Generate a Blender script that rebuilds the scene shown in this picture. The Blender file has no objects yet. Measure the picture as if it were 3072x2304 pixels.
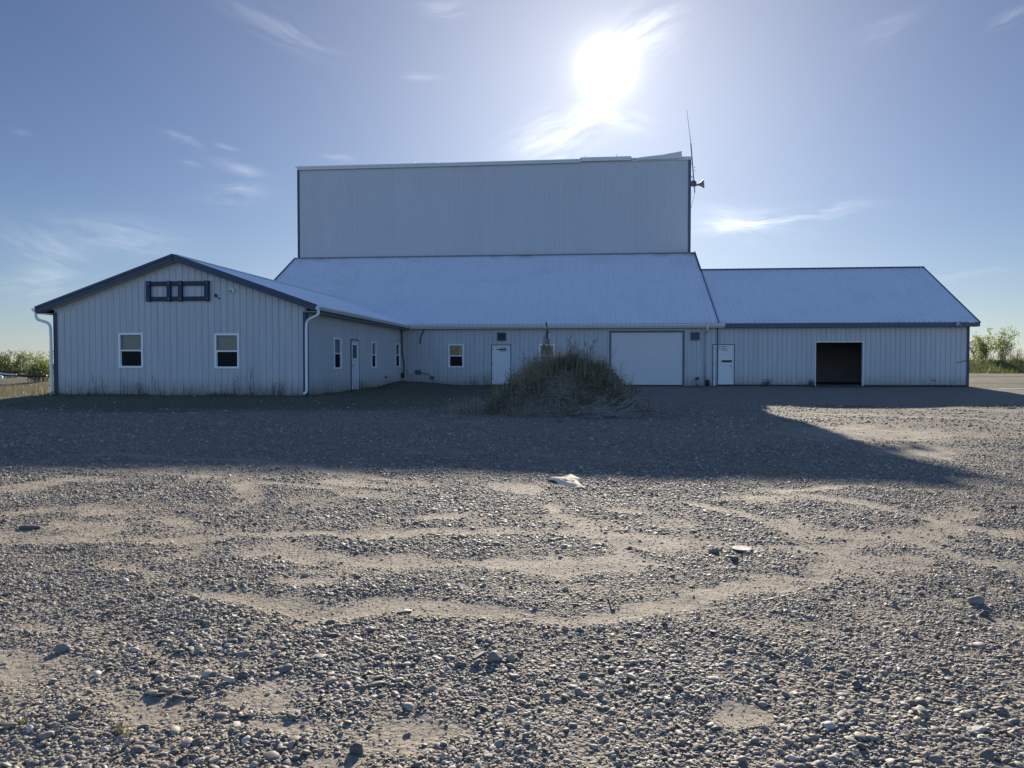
import bpy, math, random
import numpy as np
from mathutils import Vector

random.seed(7)
rng = np.random.default_rng(11)
sc = bpy.context.scene
COL = sc.collection

# ------------------------------------------------------------------ camera model (measured from the photograph)
H = 1.063                       # camera height above the building's base
YAW, PITCH, F, CX, CY = 0.0986, 0.0268, 2307.0, 1536.0, 1152.0
SUN_EL, SUN_AZ = math.radians(20.73), math.radians(1.26)
SUN = Vector((math.sin(SUN_AZ) * math.cos(SUN_EL), math.cos(SUN_AZ) * math.cos(SUN_EL), math.sin(SUN_EL)))

def ray(u, v):
    a, b = (u - CX) / F, (CY - v) / F
    d, z = math.cos(PITCH) + b * math.sin(PITCH), b * math.cos(PITCH) - math.sin(PITCH)
    return (a * math.cos(YAW) - d * math.sin(YAW), a * math.sin(YAW) + d * math.cos(YAW), z)
def onY(u, v, Y):
    r = ray(u, v); k = Y / r[1]; return (r[0] * k, Y, r[2] * k + H)
def onX(u, v, X):
    r = ray(u, v); k = X / r[0]; return (X, r[1] * k, r[2] * k + H)
def onZ(u, v, Z):
    r = ray(u, v); k = (Z - H) / r[2]; return (r[0] * k, r[1] * k, Z)

# ------------------------------------------------------------------ measured building numbers
DM, OV = 38.42, 0.35
HE = 1.94 + H                   # main eave
YE = DM - OV
DR, HR = 44.26, 5.256 + H       # ridge of the low wing
SL = (HR - HE) / (DR - YE)      # slope of the long roof
DT, HT0, HTOP = 46.66, 6.541 + H, 12.20 + H
XTL, XTR = -18.01, 6.0
XJ = 6.28                       # joint between long roof and low wing
XRE, XRW = 18.26, 17.93
DG, YG = 25.295, 24.995
XSW, XGL, XGA = -9.506, -18.613, -14.06
HGE, HGA = 1.93 + H, 3.68 + H
XLE, XRI = XGL - .454, XSW + .454
SG = (HGA - HGE) / (XGA - XLE)

# ------------------------------------------------------------------ numpy noise
def _hash(ix, iy, s):
    n = (ix.astype(np.int64) * 374761393 + iy.astype(np.int64) * 668265263 + s * 1442695041) & 0xFFFFFFFF
    n = ((n ^ (n >> 13)) * 1274126177) & 0xFFFFFFFF
    n = n ^ (n >> 16)
    return (n & 0xFFFFFF) / float(0xFFFFFF)
def vnoise(x, y, s=0):
    x = np.asarray(x, float); y = np.asarray(y, float)
    ix, iy = np.floor(x), np.floor(y); fx, fy = x - ix, y - iy
    fx = fx * fx * (3 - 2 * fx); fy = fy * fy * (3 - 2 * fy)
    a, b = _hash(ix, iy, s), _hash(ix + 1, iy, s); c, d = _hash(ix, iy + 1, s), _hash(ix + 1, iy + 1, s)
    return (a + (b - a) * fx) * (1 - fy) + (c + (d - c) * fx) * fy
def fbm(x, y, s=0, o=4):
    t, a, n = 0, 1., 0.
    for i in range(o):
        t = t + a * (vnoise(x * 2 ** i + 17.3 * i, y * 2 ** i - 9.1 * i, s + i) - .5); n += a; a *= .5
    return t / n
def sstep(a, b, x):
    t = np.clip((x - a) / (b - a), 0, 1); return t * t * (3 - 2 * t)

# ------------------------------------------------------------------ ground shape
def pad_dist(x, y):
    dx = np.maximum(np.maximum(XGL - x, x - XSW), 0); dy = np.maximum(DG - y, 0)
    d1 = np.hypot(dx, dy)
    dx = np.maximum(np.maximum(-18.2 - x, x - XRW), 0); dy = np.maximum(DM - y, 0)
    return np.minimum(d1, np.hypot(dx, dy))
# bare sandy patches, as (u, v, ru, rv, tilt) seen in a 2212 px wide view; carried to the ground as real places
PATCH = [(60,1058,120,17,-.08),(200,1039,130,12,-.08),(340,1022,130,8,-.05),(510,1078,38,26,-.6),(760,1042,120,16,0),
 (295,1238,75,17,.1),(620,1198,150,14,.06),(830,1232,190,27,.08),(470,1286,110,13,.05),(790,1322,140,22,.05),
 (1185,1115,34,20,.5),(1250,1142,95,20,.25),(1345,1108,70,9,.4),(1440,1142,110,12,.35),(1690,1135,42,36,.3),(1640,1076,120,10,.05),
 (1930,1166,160,20,-.08),(1850,1218,150,38,.0),(1560,1305,100,24,.1),(1390,1176,180,18,.1),(1350,1226,170,18,.0),(1320,1336,140,14,0),
 (80,1500,170,60,-.1),(330,1545,170,36,.1),(570,1500,120,42,-.1),(600,1575,110,30,0),(800,1600,140,45,.2),(1565,1530,70,30,.1),(180,1150,110,18,-.1),
 (1900,936,260,20,0),(1960,972,130,16,.1),(2085,1120,55,18,-.1),(700,1262,120,12,0),(1120,1060,90,9,.1),(1700,1250,170,12,0),(400,1420,150,14,0),(950,1120,80,10,.2),
 (60,1380,110,16,0),(240,1110,120,10,-.1),(1000,1345,70,10,0),(2150,1330,80,14,0),(1750,1055,150,7,.02)]
_pw = []
for (u, v, ru, rv, tl) in PATCH:
    k = 3072 / 2212.; g0 = -.47
    c = onZ(u * k, v * k, g0); a = onZ((u + ru * math.cos(tl)) * k, (v + ru * math.sin(tl) * .35) * k, g0); b = onZ(u * k, (v - rv) * k, g0); b2 = onZ(u * k, (v + rv) * k, g0)
    ax = np.array([a[0] - c[0], a[1] - c[1]]); bx = np.array([b[0] - b2[0], b[1] - b2[1]]) * .5
    _pw.append((c[0], c[1], np.linalg.inv(np.column_stack([ax, bx]))))
_tracks = []
for pts, w, am in (([(2080,1120),(2010,1180),(1880,1218),(1700,1270),(1560,1305),(1330,1340),(1050,1346),(790,1325),(560,1292),(400,1280)], .20, .95),
 ([(1290,1085),(1400,1130),(1530,1170),(1700,1182),(1930,1165),(2070,1138)], .22, 1.), ([(1180,1095),(1230,1140),(1330,1182),(1350,1226),(1180,1240),(860,1225),(640,1200),(470,1190)], .21, .95),
 ([(-60,1062),(200,1038),(430,1022),(560,1030)], .3, .9), ([(-40,1440),(120,1480),(260,1540),(560,1505),(660,1478)], .15, .8), ([(650,1680),(820,1595),(980,1560)], .13, .8),
 ([(540,1036),(500,1090),(560,1150),(640,1198)], .22, .65), ([(-40,1130),(240,1112),(520,1160)], .25, .6), ([(900,1080),(960,1130),(1120,1180)], .22, .5), ([(2212,960),(1980,968),(1760,930),(1560,925)], .5, .8), ([(0,925),(500,905),(1000,915),(1500,945)], .6, .5), ([(0,965),(600,955),(1200,975),(1700,985)], .5, .45)):
    q = [onZ(u * 3072 / 2212., v * 3072 / 2212., -.47 if v > 1000 else -.36) for u, v in pts]; _tracks.append(([p[0] for p in q], [p[1] for p in q], w, am))
def sand(x, y):
    x = np.asarray(x, float); y = np.asarray(y, float)
    wx = x + .55 * fbm(x * 1.1, y * .8, 5, 4); wy = y + .9 * fbm(x * 1.1, y * .8, 9, 4)
    s = np.zeros_like(x)
    for cx_, cy_, M in _pw:
        a = M[0, 0] * (wx - cx_) + M[0, 1] * (wy - cy_); b = M[1, 0] * (wx - cx_) + M[1, 1] * (wy - cy_)
        r = np.sqrt(a * a + b * b)
        s = np.maximum(s, 1 - sstep(.30, 1.35, r))
    s = s * .78
    for (px_, py_, w, am) in _tracks:
        d = np.full(np.shape(x), 9.)
        for k in range(len(px_) - 1):
            dx, dy = px_[k + 1] - px_[k], py_[k + 1] - py_[k]; t = np.clip(((wx - px_[k]) * dx + (wy - py_[k]) * dy) / (dx * dx + dy * dy), 0, 1)
            d = np.minimum(d, np.hypot(wx - px_[k] - t * dx, wy - py_[k] - t * dy))
        s = np.maximum(s, am * (1 - sstep(.18 * w, 1.15 * w, d)) * np.clip(.62 + 3.6 * fbm(x * .55 + py_[0], y * .55, 27, 3), .05, 1))
    # tyre tracks: long thin arcs pressed into the gravel
    for (x0, y0, x1, y1, c, w) in ((-9, 12.0, -1.5, 9.2, .5, .18), (-9, 10.6, -1.2, 7.9, .5, .16), (2.0, 9.9, 6.2, 6.2, -.6, .17), (.9, 9.0, 5.0, 5.4, -.6, .15), (-6, 5.6, 3, 6.4, .6, .16), (6, 24, 13, 19, .5, .3), (7, 26.5, 17, 23, .5, .3)):
        dx, dy = x1 - x0, y1 - y0; L = math.hypot(dx, dy)
        t = ((wx - x0) * dx + (wy - y0) * dy) / L / L
        o = ((wx - x0) * -dy + (wy - y0) * dx) / L - c * 4 * t * (1 - t)
        s = np.maximum(s, .75 * (1 - sstep(.5 * w, 1.6 * w, np.abs(o))) * sstep(0, .15, t) * (1 - sstep(.85, 1, t)))
    br = fbm(x * 3.1, y * 2.6, 21, 4)
    return np.clip(s * (1.05 + 1.5 * br) + np.clip((br - .10) * 2.2, 0, .5), 0, 1)
def soil(x, y):
    x = np.asarray(x, float); y = np.asarray(y, float)
    d = pad_dist(x, y) + 1.6 * fbm(x * .35, y * .5, 31, 4)
    left = 1 - sstep(3.0, 8.0, d)
    left = left * (1 - sstep(1.5, 3.2, x + 1.2 * fbm(x * .2, y * .4, 33)))        # grassy edge in front of the gable and in the corner
    near = 1 - sstep(.35, 1.1, d)
    corner = np.exp(-(((x + 4) / 7) ** 2 + ((y - 32) / 6.) ** 2)) * .9
    md = np.exp(-(((x + .6) / 3.6) ** 2 + ((y - 21.8) / 2.6) ** 2)) * 1.0
    fl = sstep(-19.2, -20.2, x) * sstep(24.6, 25.6, y)
    fr = sstep(19.5, 20.5, x) * sstep(60.5, 62, y) * .0
    mud_shade = .95 * sstep(17.0, 18, x) * sstep(36, 38, y) * (1 - sstep(58, 61, y)) * np.clip(.5 + 6 * fbm(x * .12, y * 1.1, 39, 3), .42, 1)  # mud lines, over an even darkening painted in for self-shadow between distant stones
    rs2 = .55 * sstep(6.5, 9, x) * sstep(20, 22, y) * (1 - sstep(27, 29, y)) * np.clip(3. * fbm(x * .12, y * .8, 49, 4), 0, 1)
    return np.clip(np.maximum.reduce([left, near * .8, corner, md, fl, mud_shade, rs2]), 0, 1)
def green(x, y):
    x = np.asarray(x, float); y = np.asarray(y, float)
    b = sstep(58.5, 60.5, y) * sstep(17, 19, x) * (1 - sstep(68, 70, y))
    far = sstep(70, 95, y + 0 * x)
    t = .5 * np.exp(-(((x - 17.5) / 6) ** 2 + ((y - 41.5) / 1.5) ** 2)) * (x > 17)
    t2 = .7 * np.exp(-(((x - 8.6) / 2.0) ** 2 + ((y - 27.3) / .8) ** 2))
    return np.clip(np.maximum.reduce([b, far, t, t2]), 0, 1)
def ground(x, y):
    x = np.asarray(x, float); y = np.asarray(y, float)
    d = pad_dist(x, y)
    z = -.035 - .47 * (1 - np.exp(-d / 9.)) - .02 * sstep(25, 40, d)
    back = sstep(38, 50, y)
    z = z * (1 - back) + back * -.06
    z = z + .20 * np.exp(-(((x + 9.0) / 1.6) ** 2 + ((y - 37.6) / 2.6) ** 2))
    z = z + sstep(16, 20, x) * (sstep(46, 60, y) * .38 + sstep(60.5, 66.5, y) * .86)
    z = z - sstep(30, 34, x) * 0
    amp = sstep(.2, 2.5, d) * (1 - sstep(30, 60, np.abs(y)))
    z = z + amp * (.16 * fbm(x * .22, y * .22, 3, 3) + .07 * fbm(x * .8, y * .8, 13, 3) + .035 * fbm(x * 3, y * 3, 23, 3))
    near = (y < 40)
    z = z - np.where(near, .010 * sand(x, y), 0) * amp
    z = z + .30 * np.exp(-(((x - 15.6) / 1.1) ** 2 + ((y - 19.5) / .8) ** 2)) * (1 + fbm(x * 3, y * 3, 44))   # little heap at the right edge
    return z

# ------------------------------------------------------------------ mesh helpers
class MB:
    def __init__(s): s.v = []; s.f = []
    def quad(s, a, b, c, d):
        n = len(s.v); s.v += [tuple(a), tuple(b), tuple(c), tuple(d)]; s.f.append((n, n + 1, n + 2, n + 3)); return s
    def poly(s, pts):
        n = len(s.v); s.v += [tuple(p) for p in pts]; s.f.append(tuple(range(n, n + len(pts)))); return s
    def box(s, x0, x1, y0, y1, z0, z1):
        n = len(s.v)
        s.v += [(x0,y0,z0),(x1,y0,z0),(x1,y1,z0),(x0,y1,z0),(x0,y0,z1),(x1,y0,z1),(x1,y1,z1),(x0,y1,z1)]
        s.f += [tuple(n + i for i in q) for q in ((0,3,2,1),(4,5,6,7),(0,1,5,4),(1,2,6,5),(2,3,7,6),(3,0,4,7))]; return s
    def bar(s, p, q, w, h, up=(0, 0, 1)):
        p, q, up = Vector(p), Vector(q), Vector(up); d = (q - p).normalized(); r = d.cross(up)
        if r.length < 1e-4: r = d.cross(Vector((1, 0, 0)))
        r.normalize(); u = r.cross(d).normalized(); n = len(s.v)
        for e in (p, q):
            for a, b in ((-1,-1),(1,-1),(1,1),(-1,1)): s.v.append(tuple(e + r * a * w / 2 + u * b * h / 2))
        s.f += [tuple(n + i for i in k) for k in ((3,2,1,0),(4,5,6,7),(0,1,5,4),(1,2,6,5),(2,3,7,6),(3,0,4,7))]; return s
    def tube(s, pts, r, n=8, cap=True):
        pts = [Vector(p) for p in pts]; rr = r if isinstance(r, (list, tuple)) else [r] * len(pts)
        base = len(s.v); prev = None
        for i, p in enumerate(pts):
            d = (pts[min(i + 1, len(pts) - 1)] - pts[max(i - 1, 0)]).normalized()
            if prev is None:
                a = d.cross(Vector((0, 0, 1)));
                if a.length < .05: a = d.cross(Vector((1, 0, 0)))
            else: a = prev - d * prev.dot(d)
            a.normalize(); prev = a; b = d.cross(a)
            for k in range(n):
                t = 2 * math.pi * k / n; s.v.append(tuple(p + (a * math.cos(t) + b * math.sin(t)) * rr[i]))
        for i in range(len(pts) - 1):
            for k in range(n):
                k2 = (k + 1) % n; s.f.append((base + i * n + k, base + i * n + k2, base + (i + 1) * n + k2, base + (i + 1) * n + k))
        if cap:
            s.f.append(tuple(base + k for k in reversed(range(n)))); s.f.append(tuple(base + (len(pts) - 1) * n + k for k in range(n)))
        return s
    def lathe(s, p, d, prof, n=20):
        p, d = Vector(p), Vector(d).normalized(); a = d.orthogonal().normalized(); b = d.cross(a); base = len(s.v)
        for (t, r) in prof:
            for k in range(n):
                w = 2 * math.pi * k / n; s.v.append(tuple(p + d * t + (a * math.cos(w) + b * math.sin(w)) * r))
        for i in range(len(prof) - 1):
            for k in range(n):
                k2 = (k + 1) % n; s.f.append((base + i * n + k, base + i * n + k2, base + (i + 1) * n + k2, base + (i + 1) * n + k))
        return s
    def build(s, name, mat, parent=None, smooth=False, bevel=0, label=None):
        m = bpy.data.meshes.new(name); m.from_pydata(s.v, [], s.f); m.update()
        o = bpy.data.objects.new(name, m); COL.objects.link(o)
        if mat is not None: m.materials.append(mat)
        if parent is not None: o.parent = parent; o.matrix_parent_inverse = parent.matrix_world.inverted() if False else Matrix_inv(parent)
        if smooth: m.polygons.foreach_set('use_smooth', [True] * len(m.polygons))
        if bevel:
            b = o.modifiers.new('bevel', 'BEVEL'); b.width = bevel; b.segments = 2; b.limit_method = 'ANGLE'
        if label: o['label'] = label
        return o
from mathutils import Matrix
def world_of(o):
    m = Matrix.Translation(o.location)
    return world_of(o.parent) @ o.matrix_parent_inverse @ m if o.parent else m
def Matrix_inv(o): return world_of(o).inverted()
def tag(o, label=None, cat=None, group=None, kind=None):
    if label: o['label'] = label
    if cat: o['category'] = cat
    if group: o['group'] = group
    if kind: o['kind'] = kind
    return o
def empty(name, loc, label, cat, group=None):
    o = bpy.data.objects.new(name, None); COL.objects.link(o); o.location = loc; o.empty_display_size = .2
    return tag(o, label, cat, group)
def np_mesh(name, V, Fc, mat, smooth=False, parent=None):
    m = bpy.data.meshes.new(name); V = np.asarray(V, np.float32); Fc = np.asarray(Fc, np.int32); k = Fc.shape[1]
    m.vertices.add(len(V)); m.vertices.foreach_set('co', V.ravel())
    m.loops.add(Fc.size); m.loops.foreach_set('vertex_index', Fc.ravel())
    m.polygons.add(len(Fc)); m.polygons.foreach_set('loop_start', np.arange(0, Fc.size, k)); m.polygons.foreach_set('loop_total', np.full(len(Fc), k))
    if smooth: m.polygons.foreach_set('use_smooth', np.ones(len(Fc), bool))
    m.update(calc_edges=True); m.validate()
    if mat: m.materials.append(mat)
    o = bpy.data.objects.new(name, m); COL.objects.link(o)
    if parent is not None: o.parent = parent; o.matrix_parent_inverse = Matrix_inv(parent)
    return o

# ------------------------------------------------------------------ materials
def mat(name):
    m = bpy.data.materials.new(name); m.use_nodes = True; nt = m.node_tree; nt.nodes.clear()
    out = nt.nodes.new('ShaderNodeOutputMaterial'); return m, nt, out
def N(nt, t, **kw):
    n = nt.nodes.new(t)
    for k, v in kw.items():
        if k.startswith('i_'):
            n.inputs[k[2:].replace('_', ' ')].default_value = v
        elif k.startswith('n_'): n.inputs[int(k[2:])].default_value = v
        else: setattr(n, k, v)
    return n
def L(nt, a, b): nt.links.new(a, b)
def ramp(nt, fac, stops):
    r = nt.nodes.new('ShaderNodeValToRGB'); e = r.color_ramp.elements
    while len(e) < len(stops): e.new(.5)
    for i, (p, c) in enumerate(stops): e[i].position = p; e[i].color = (*c, 1) if len(c) == 3 else c
    L(nt, fac, r.inputs[0]); return r
def mixc(nt, f, a, b, mode='MIX'):
    m = nt.nodes.new('ShaderNodeMix'); m.data_type = 'RGBA'; m.blend_type = mode
    for sock, val in ((m.inputs[0], f), (m.inputs[6], a), (m.inputs[7], b)):
        if hasattr(val, 'is_linked') or isinstance(val, bpy.types.NodeSocket): L(nt, val, sock)
        elif isinstance(val, (int, float)): sock.default_value = val
        else: sock.default_value = (*val, 1)
    return m.outputs[2]
def math_(nt, op, a, b=None, c=None):
    m = nt.nodes.new('ShaderNodeMath'); m.operation = op
    for i, v in enumerate((a, b, c)):
        if v is None: continue
        if isinstance(v, bpy.types.NodeSocket): L(nt, v, m.inputs[i])
        else: m.inputs[i].default_value = v
    return m.outputs[0]
def simple(name, col, rough=.5, metal=0, noise=0, nscale=6, bump=0, bscale=30, spec=.5):
    m, nt, out = mat(name); p = N(nt, 'ShaderNodeBsdfPrincipled'); L(nt, p.outputs[0], out.inputs[0])
    p.inputs['Base Color'].default_value = (*col, 1); p.inputs['Roughness'].default_value = rough; p.inputs['Metallic'].default_value = metal
    p.inputs['Specular IOR Level'].default_value = spec
    tc = N(nt, 'ShaderNodeTexCoord')
    if noise:
        t = N(nt, 'ShaderNodeTexNoise', i_Scale=nscale, i_Detail=6.); L(nt, tc.outputs['Object'], t.inputs['Vector'])
        c = mixc(nt, math_(nt, 'MULTIPLY', t.outputs[0], 1.), tuple(x * (1 - noise) for x in col), tuple(min(1, x * (1 + noise)) for x in col))
        L(nt, c, p.inputs['Base Color'])
        r = math_(nt, 'MULTIPLY_ADD', t.outputs[0], .25, rough - .12); L(nt, r, p.inputs['Roughness'])
    if bump:
        t = N(nt, 'ShaderNodeTexNoise', i_Scale=bscale, i_Detail=5.); L(nt, tc.outputs['Object'], t.inputs['Vector'])
        b = N(nt, 'ShaderNodeBump', i_Strength=bump, i_Distance=.02); L(nt, t.outputs[0], b.inputs['Height']); L(nt, b.outputs[0], p.inputs['Normal'])
    return m

def siding_mat(name, col, dirt=.8, rough=.42, streak=.86):
    """painted ribbed steel: faint panel-to-panel tone, vertical rain streaks, splashed dirt near the ground"""
    m, nt, out = mat(name); p = N(nt, 'ShaderNodeBsdfPrincipled', i_Roughness=rough); L(nt, p.outputs[0], out.inputs[0])
    g = N(nt, 'ShaderNodeNewGeometry'); sep = N(nt, 'ShaderNodeSeparateXYZ'); L(nt, g.outputs['Position'], sep.inputs[0])
    mp = N(nt, 'ShaderNodeMapping'); mp.inputs['Scale'].default_value = (5.5, 5.5, .35); L(nt, g.outputs['Position'], mp.inputs[0])
    st = N(nt, 'ShaderNodeTexNoise', i_Scale=1., i_Detail=5.); L(nt, mp.outputs[0], st.inputs['Vector'])
    n2 = N(nt, 'ShaderNodeTexNoise', i_Scale=3.2, i_Detail=7., i_Roughness=.65); L(nt, g.outputs['Position'], n2.inputs['Vector'])
    pan = math_(nt, 'FLOOR', math_(nt, 'DIVIDE', math_(nt, 'ADD', sep.outputs[0], sep.outputs[1]), .9144))
    wn = N(nt, 'ShaderNodeTexWhiteNoise', noise_dimensions='1D'); L(nt, pan, wn.inputs['W'])
    c = mixc(nt, ramp(nt, st.outputs[0], [(.42, (0, 0, 0)), (.75, (1, 1, 1))]).outputs[0], col, tuple(x * y for x, y in zip(col, (streak, streak, streak - .02))))
    c = mixc(nt, math_(nt, 'MULTIPLY', wn.outputs[0], .35), c, tuple(x * .88 for x in col))
    low = N(nt, 'ShaderNodeMapRange', clamp=True); low.inputs[1].default_value = .75; low.inputs[2].default_value = -.02; L(nt, sep.outputs[2], low.inputs[0])
    dz = math_(nt, 'MULTIPLY', math_(nt, 'MULTIPLY', math_(nt, 'POWER', low.outputs[0], 1.8), n2.outputs[0]), dirt * 2)
    c = mixc(nt, dz, c, (.23, .20, .15))
    L(nt, c, p.inputs['Base Color'])
    b = N(nt, 'ShaderNodeBump', i_Strength=.12, i_Distance=.03); n3 = N(nt, 'ShaderNodeTexNoise', i_Scale=1.6, i_Detail=2.); L(nt, g.outputs['Position'], n3.inputs['Vector'])
    L(nt, n3.outputs[0], b.inputs['Height']); L(nt, b.outputs[0], p.inputs['Normal'])
    return m
M = {}
M['siding'] = siding_mat('white_steel_siding', (.455, .475, .49))
M['upper'] = siding_mat('upper_steel_siding', (.47, .485, .50), dirt=0, streak=.955)
def roof_mat():
    m, nt, out = mat('white_steel_roof'); p = N(nt, 'ShaderNodeBsdfPrincipled', i_Roughness=.30); p.inputs['Specular IOR Level'].default_value = .9; L(nt, p.outputs[0], out.inputs[0])
    g = N(nt, 'ShaderNodeNewGeometry'); mp = N(nt, 'ShaderNodeMapping'); mp.inputs['Scale'].default_value = (4.5, .3, .3); L(nt, g.outputs['Position'], mp.inputs[0])
    st = N(nt, 'ShaderNodeTexNoise', i_Scale=1., i_Detail=5.); L(nt, mp.outputs[0], st.inputs['Vector'])
    n2 = N(nt, 'ShaderNodeTexNoise', i_Scale=.5, i_Detail=6.); L(nt, g.outputs['Position'], n2.inputs['Vector'])
    c = mixc(nt, ramp(nt, st.outputs[0], [(.35, (0, 0, 0)), (.7, (1, 1, 1))]).outputs[0], (.78, .79, .80), (.74, .75, .76))
    c = mixc(nt, ramp(nt, n2.outputs[0], [(.5, (0, 0, 0)), (.72, (1, 1, 1))]).outputs[0], c, (.70, .71, .71))
    L(nt, c, p.inputs['Base Color'])
    sy = N(nt, 'ShaderNodeSeparateXYZ'); L(nt, g.outputs['Position'], sy.inputs[0])
    mr = N(nt, 'ShaderNodeMapRange', clamp=True); mr.inputs[1].default_value = DT - .9; mr.inputs[2].default_value = DT - .05; L(nt, sy.outputs[1], mr.inputs[0])
    n4 = N(nt, 'ShaderNodeTexNoise', i_Scale=.7, i_Detail=6.); mp4 = N(nt, 'ShaderNodeMapping'); mp4.inputs['Scale'].default_value = (1., .5, .5); L(nt, g.outputs['Position'], mp4.inputs[0]); L(nt, mp4.outputs[0], n4.inputs['Vector'])
    rf = math_(nt, 'MULTIPLY', math_(nt, 'MULTIPLY', mr.outputs[0], mr.outputs[0]), ramp(nt, n4.outputs[0], [(.5, (0, 0, 0)), (.7, (.8, .8, .8))]).outputs[0])
    rf = math_(nt, 'MULTIPLY', rf, math_(nt, 'LESS_THAN', sy.outputs[1], DT + .1))
    c = mixc(nt, rf, c, (.30, .22, .15)); L(nt, c, p.inputs['Base Color'])
    L(nt, math_(nt, 'MULTIPLY_ADD', n2.outputs[0], .2, .26), p.inputs['Roughness'])
    return m
M['roof'] = roof_mat()
M['blue'] = simple('dark_blue_paint', (.016, .038, .080), .45, noise=.2, nscale=3)
M['fasciagrey'] = simple('faded_blue_trim', (.05, .075, .12), .5, noise=.2, nscale=3)
M['white'] = simple('white_paint', (.78, .79, .78), .4, noise=.05, nscale=8)
M['gutter'] = simple('white_gutter', (.62, .63, .62), .4, noise=.1, nscale=4)
M['door'] = simple('white_door_paint', (.64, .645, .64), .45, noise=.06, nscale=3)
M['gdoor'] = simple('white_garage_door', (.56, .57, .575), .45, noise=.05, nscale=2)
M['trim'] = simple('pale_window_vinyl', (.80, .81, .80), .35)
M['dark'] = simple('dark_rubber', (.02, .022, .026), .6)
M['vent'] = simple('weathered_vent_metal', (.07, .08, .09), .6, noise=.3, nscale=10)
M['ventlight'] = simple('grey_vent_panel', (.16, .15, .16), .5, noise=.3, nscale=14)
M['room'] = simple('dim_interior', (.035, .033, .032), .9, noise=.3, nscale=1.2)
M['wood'] = simple('blue_stained_timber', (.014, .032, .065), .65, noise=.35, nscale=7, bump=.3, bscale=25)
M['metal'] = simple('galvanised_metal', (.32, .33, .34), .45, metal=.6, noise=.2)
M['horn'] = simple('grey_horn_paint', (.22, .22, .22), .5, noise=.15)
M['blind'] = simple('pale_roller_blind', (.15, .185, .23), .9, noise=.15, nscale=4)
M['curtain'] = simple('mustard_curtain', (.33, .30, .10), .9, noise=.3, nscale=9)
M['tanblind'] = simple('tan_blind', (.17, .15, .125), .9, noise=.2, nscale=6)
M['ink'] = simple('dull_red_lettering', (.15, .06, .08), .6)
M['pvc'] = simple('white_pvc', (.75, .75, .73), .4)
M['black'] = simple('black_plastic', (.018, .018, .02), .35, bump=.4, bscale=6)
M['concrete'] = simple('pale_concrete', (.30, .28, .24), .9, noise=.25, nscale=3, bump=.3)
M['scrap'] = simple('cream_paper_scrap', (.80, .66, .44), .9, noise=.12, nscale=9, bump=.4, bscale=14)
M['stick'] = simple('bleached_wood', (.55, .44, .34), .8, noise=.25, nscale=12, bump=.4)

def glass():
    m, nt, out = mat('window_glass'); gl = N(nt, 'ShaderNodeBsdfGlossy', i_Roughness=.02); tr = N(nt, 'ShaderNodeBsdfTransparent')
    gl.inputs[0].default_value = (.9, .95, 1, 1); tr.inputs[0].default_value = (.80, .86, .84, 1)
    fr = N(nt, 'ShaderNodeFresnel', i_IOR=1.45); mx = N(nt, 'ShaderNodeMixShader')
    tc = N(nt, 'ShaderNodeTexCoord'); n = N(nt, 'ShaderNodeTexNoise', i_Scale=1.3, i_Detail=1.); L(nt, tc.outputs['Object'], n.inputs['Vector'])
    b = N(nt, 'ShaderNodeBump', i_Strength=.03, i_Distance=.05); L(nt, n.outputs[0], b.inputs['Height']); L(nt, b.outputs[0], gl.inputs['Normal'])
    L(nt, fr.outputs[0], mx.inputs[0]); L(nt, tr.outputs[0], mx.inputs[1]); L(nt, gl.outputs[0], mx.inputs[2]); L(nt, mx.outputs[0], out.inputs[0]); return m
M['glass'] = glass()
def screen():
    m, nt, out = mat('insect_screen'); d = N(nt, 'ShaderNodeBsdfDiffuse'); d.inputs[0].default_value = (.02, .022, .025, 1); tr = N(nt, 'ShaderNodeBsdfTransparent'); mx = N(nt, 'ShaderNodeMixShader', n_0=.82)
    L(nt, tr.outputs[0], mx.inputs[1]); L(nt, d.outputs[0], mx.inputs[2]); L(nt, mx.outputs[0], out.inputs[0]); return m
M['screen'] = screen()
def foliage(name, c1, c2, tl=.45):
    m, nt, out = mat(name); d = N(nt, 'ShaderNodeBsdfPrincipled', i_Roughness=.55); t = N(nt, 'ShaderNodeBsdfTranslucent'); mx = N(nt, 'ShaderNodeMixShader', n_0=tl)
    g = N(nt, 'ShaderNodeNewGeometry'); n = N(nt, 'ShaderNodeTexNoise', i_Scale=2.5, i_Detail=3.); L(nt, g.outputs['Position'], n.inputs['Vector'])
    f = math_(nt, 'ADD', math_(nt, 'MULTIPLY', g.outputs['Random Per Island'], .7), math_(nt, 'MULTIPLY_ADD', n.outputs[0], .8, -.25))
    c = mixc(nt, f, c1, c2); L(nt, c, d.inputs['Base Color'])
    c3 = mixc(nt, 1., c, (1.6, 1.5, .8), 'MULTIPLY'); L(nt, c3, t.inputs[0])
    L(nt, d.outputs[0], mx.inputs[1]); L(nt, t.outputs[0], mx.inputs[2]); L(nt, mx.outputs[0], out.inputs[0]); return m
M['leaf'] = foliage('bush_leaves', (.10, .15, .05), (.20, .24, .08))
M['leafdark'] = foliage('dark_leaves', (.04, .075, .025), (.10, .13, .04), .35)
M['weedgreen'] = foliage('mound_weeds', (.05, .075, .04), (.17, .18, .10), .25)
M['straw'] = foliage('dry_straw', (.17, .135, .10), (.44, .36, .27), .3)
M['drygrass'] = foliage('dry_field_grass', (.12, .105, .075), (.25, .215, .155), .22)
M['grass'] = foliage('short_green_grass', (.05, .08, .025), (.14, .16, .06), .35)
M['shadegrass'] = foliage('short_yard_grass', (.05, .065, .03), (.13, .13, .07), .3)
M['twig'] = simple('grey_twigs', (.30, .27, .24), .8, noise=.3, nscale=20)
M['stalk'] = simple('brown_stalk', (.085, .07, .06), .8, noise=.3, nscale=20)
M['bark'] = simple('bush_bark', (.12, .09, .07), .9, noise=.3, nscale=15)

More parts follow.
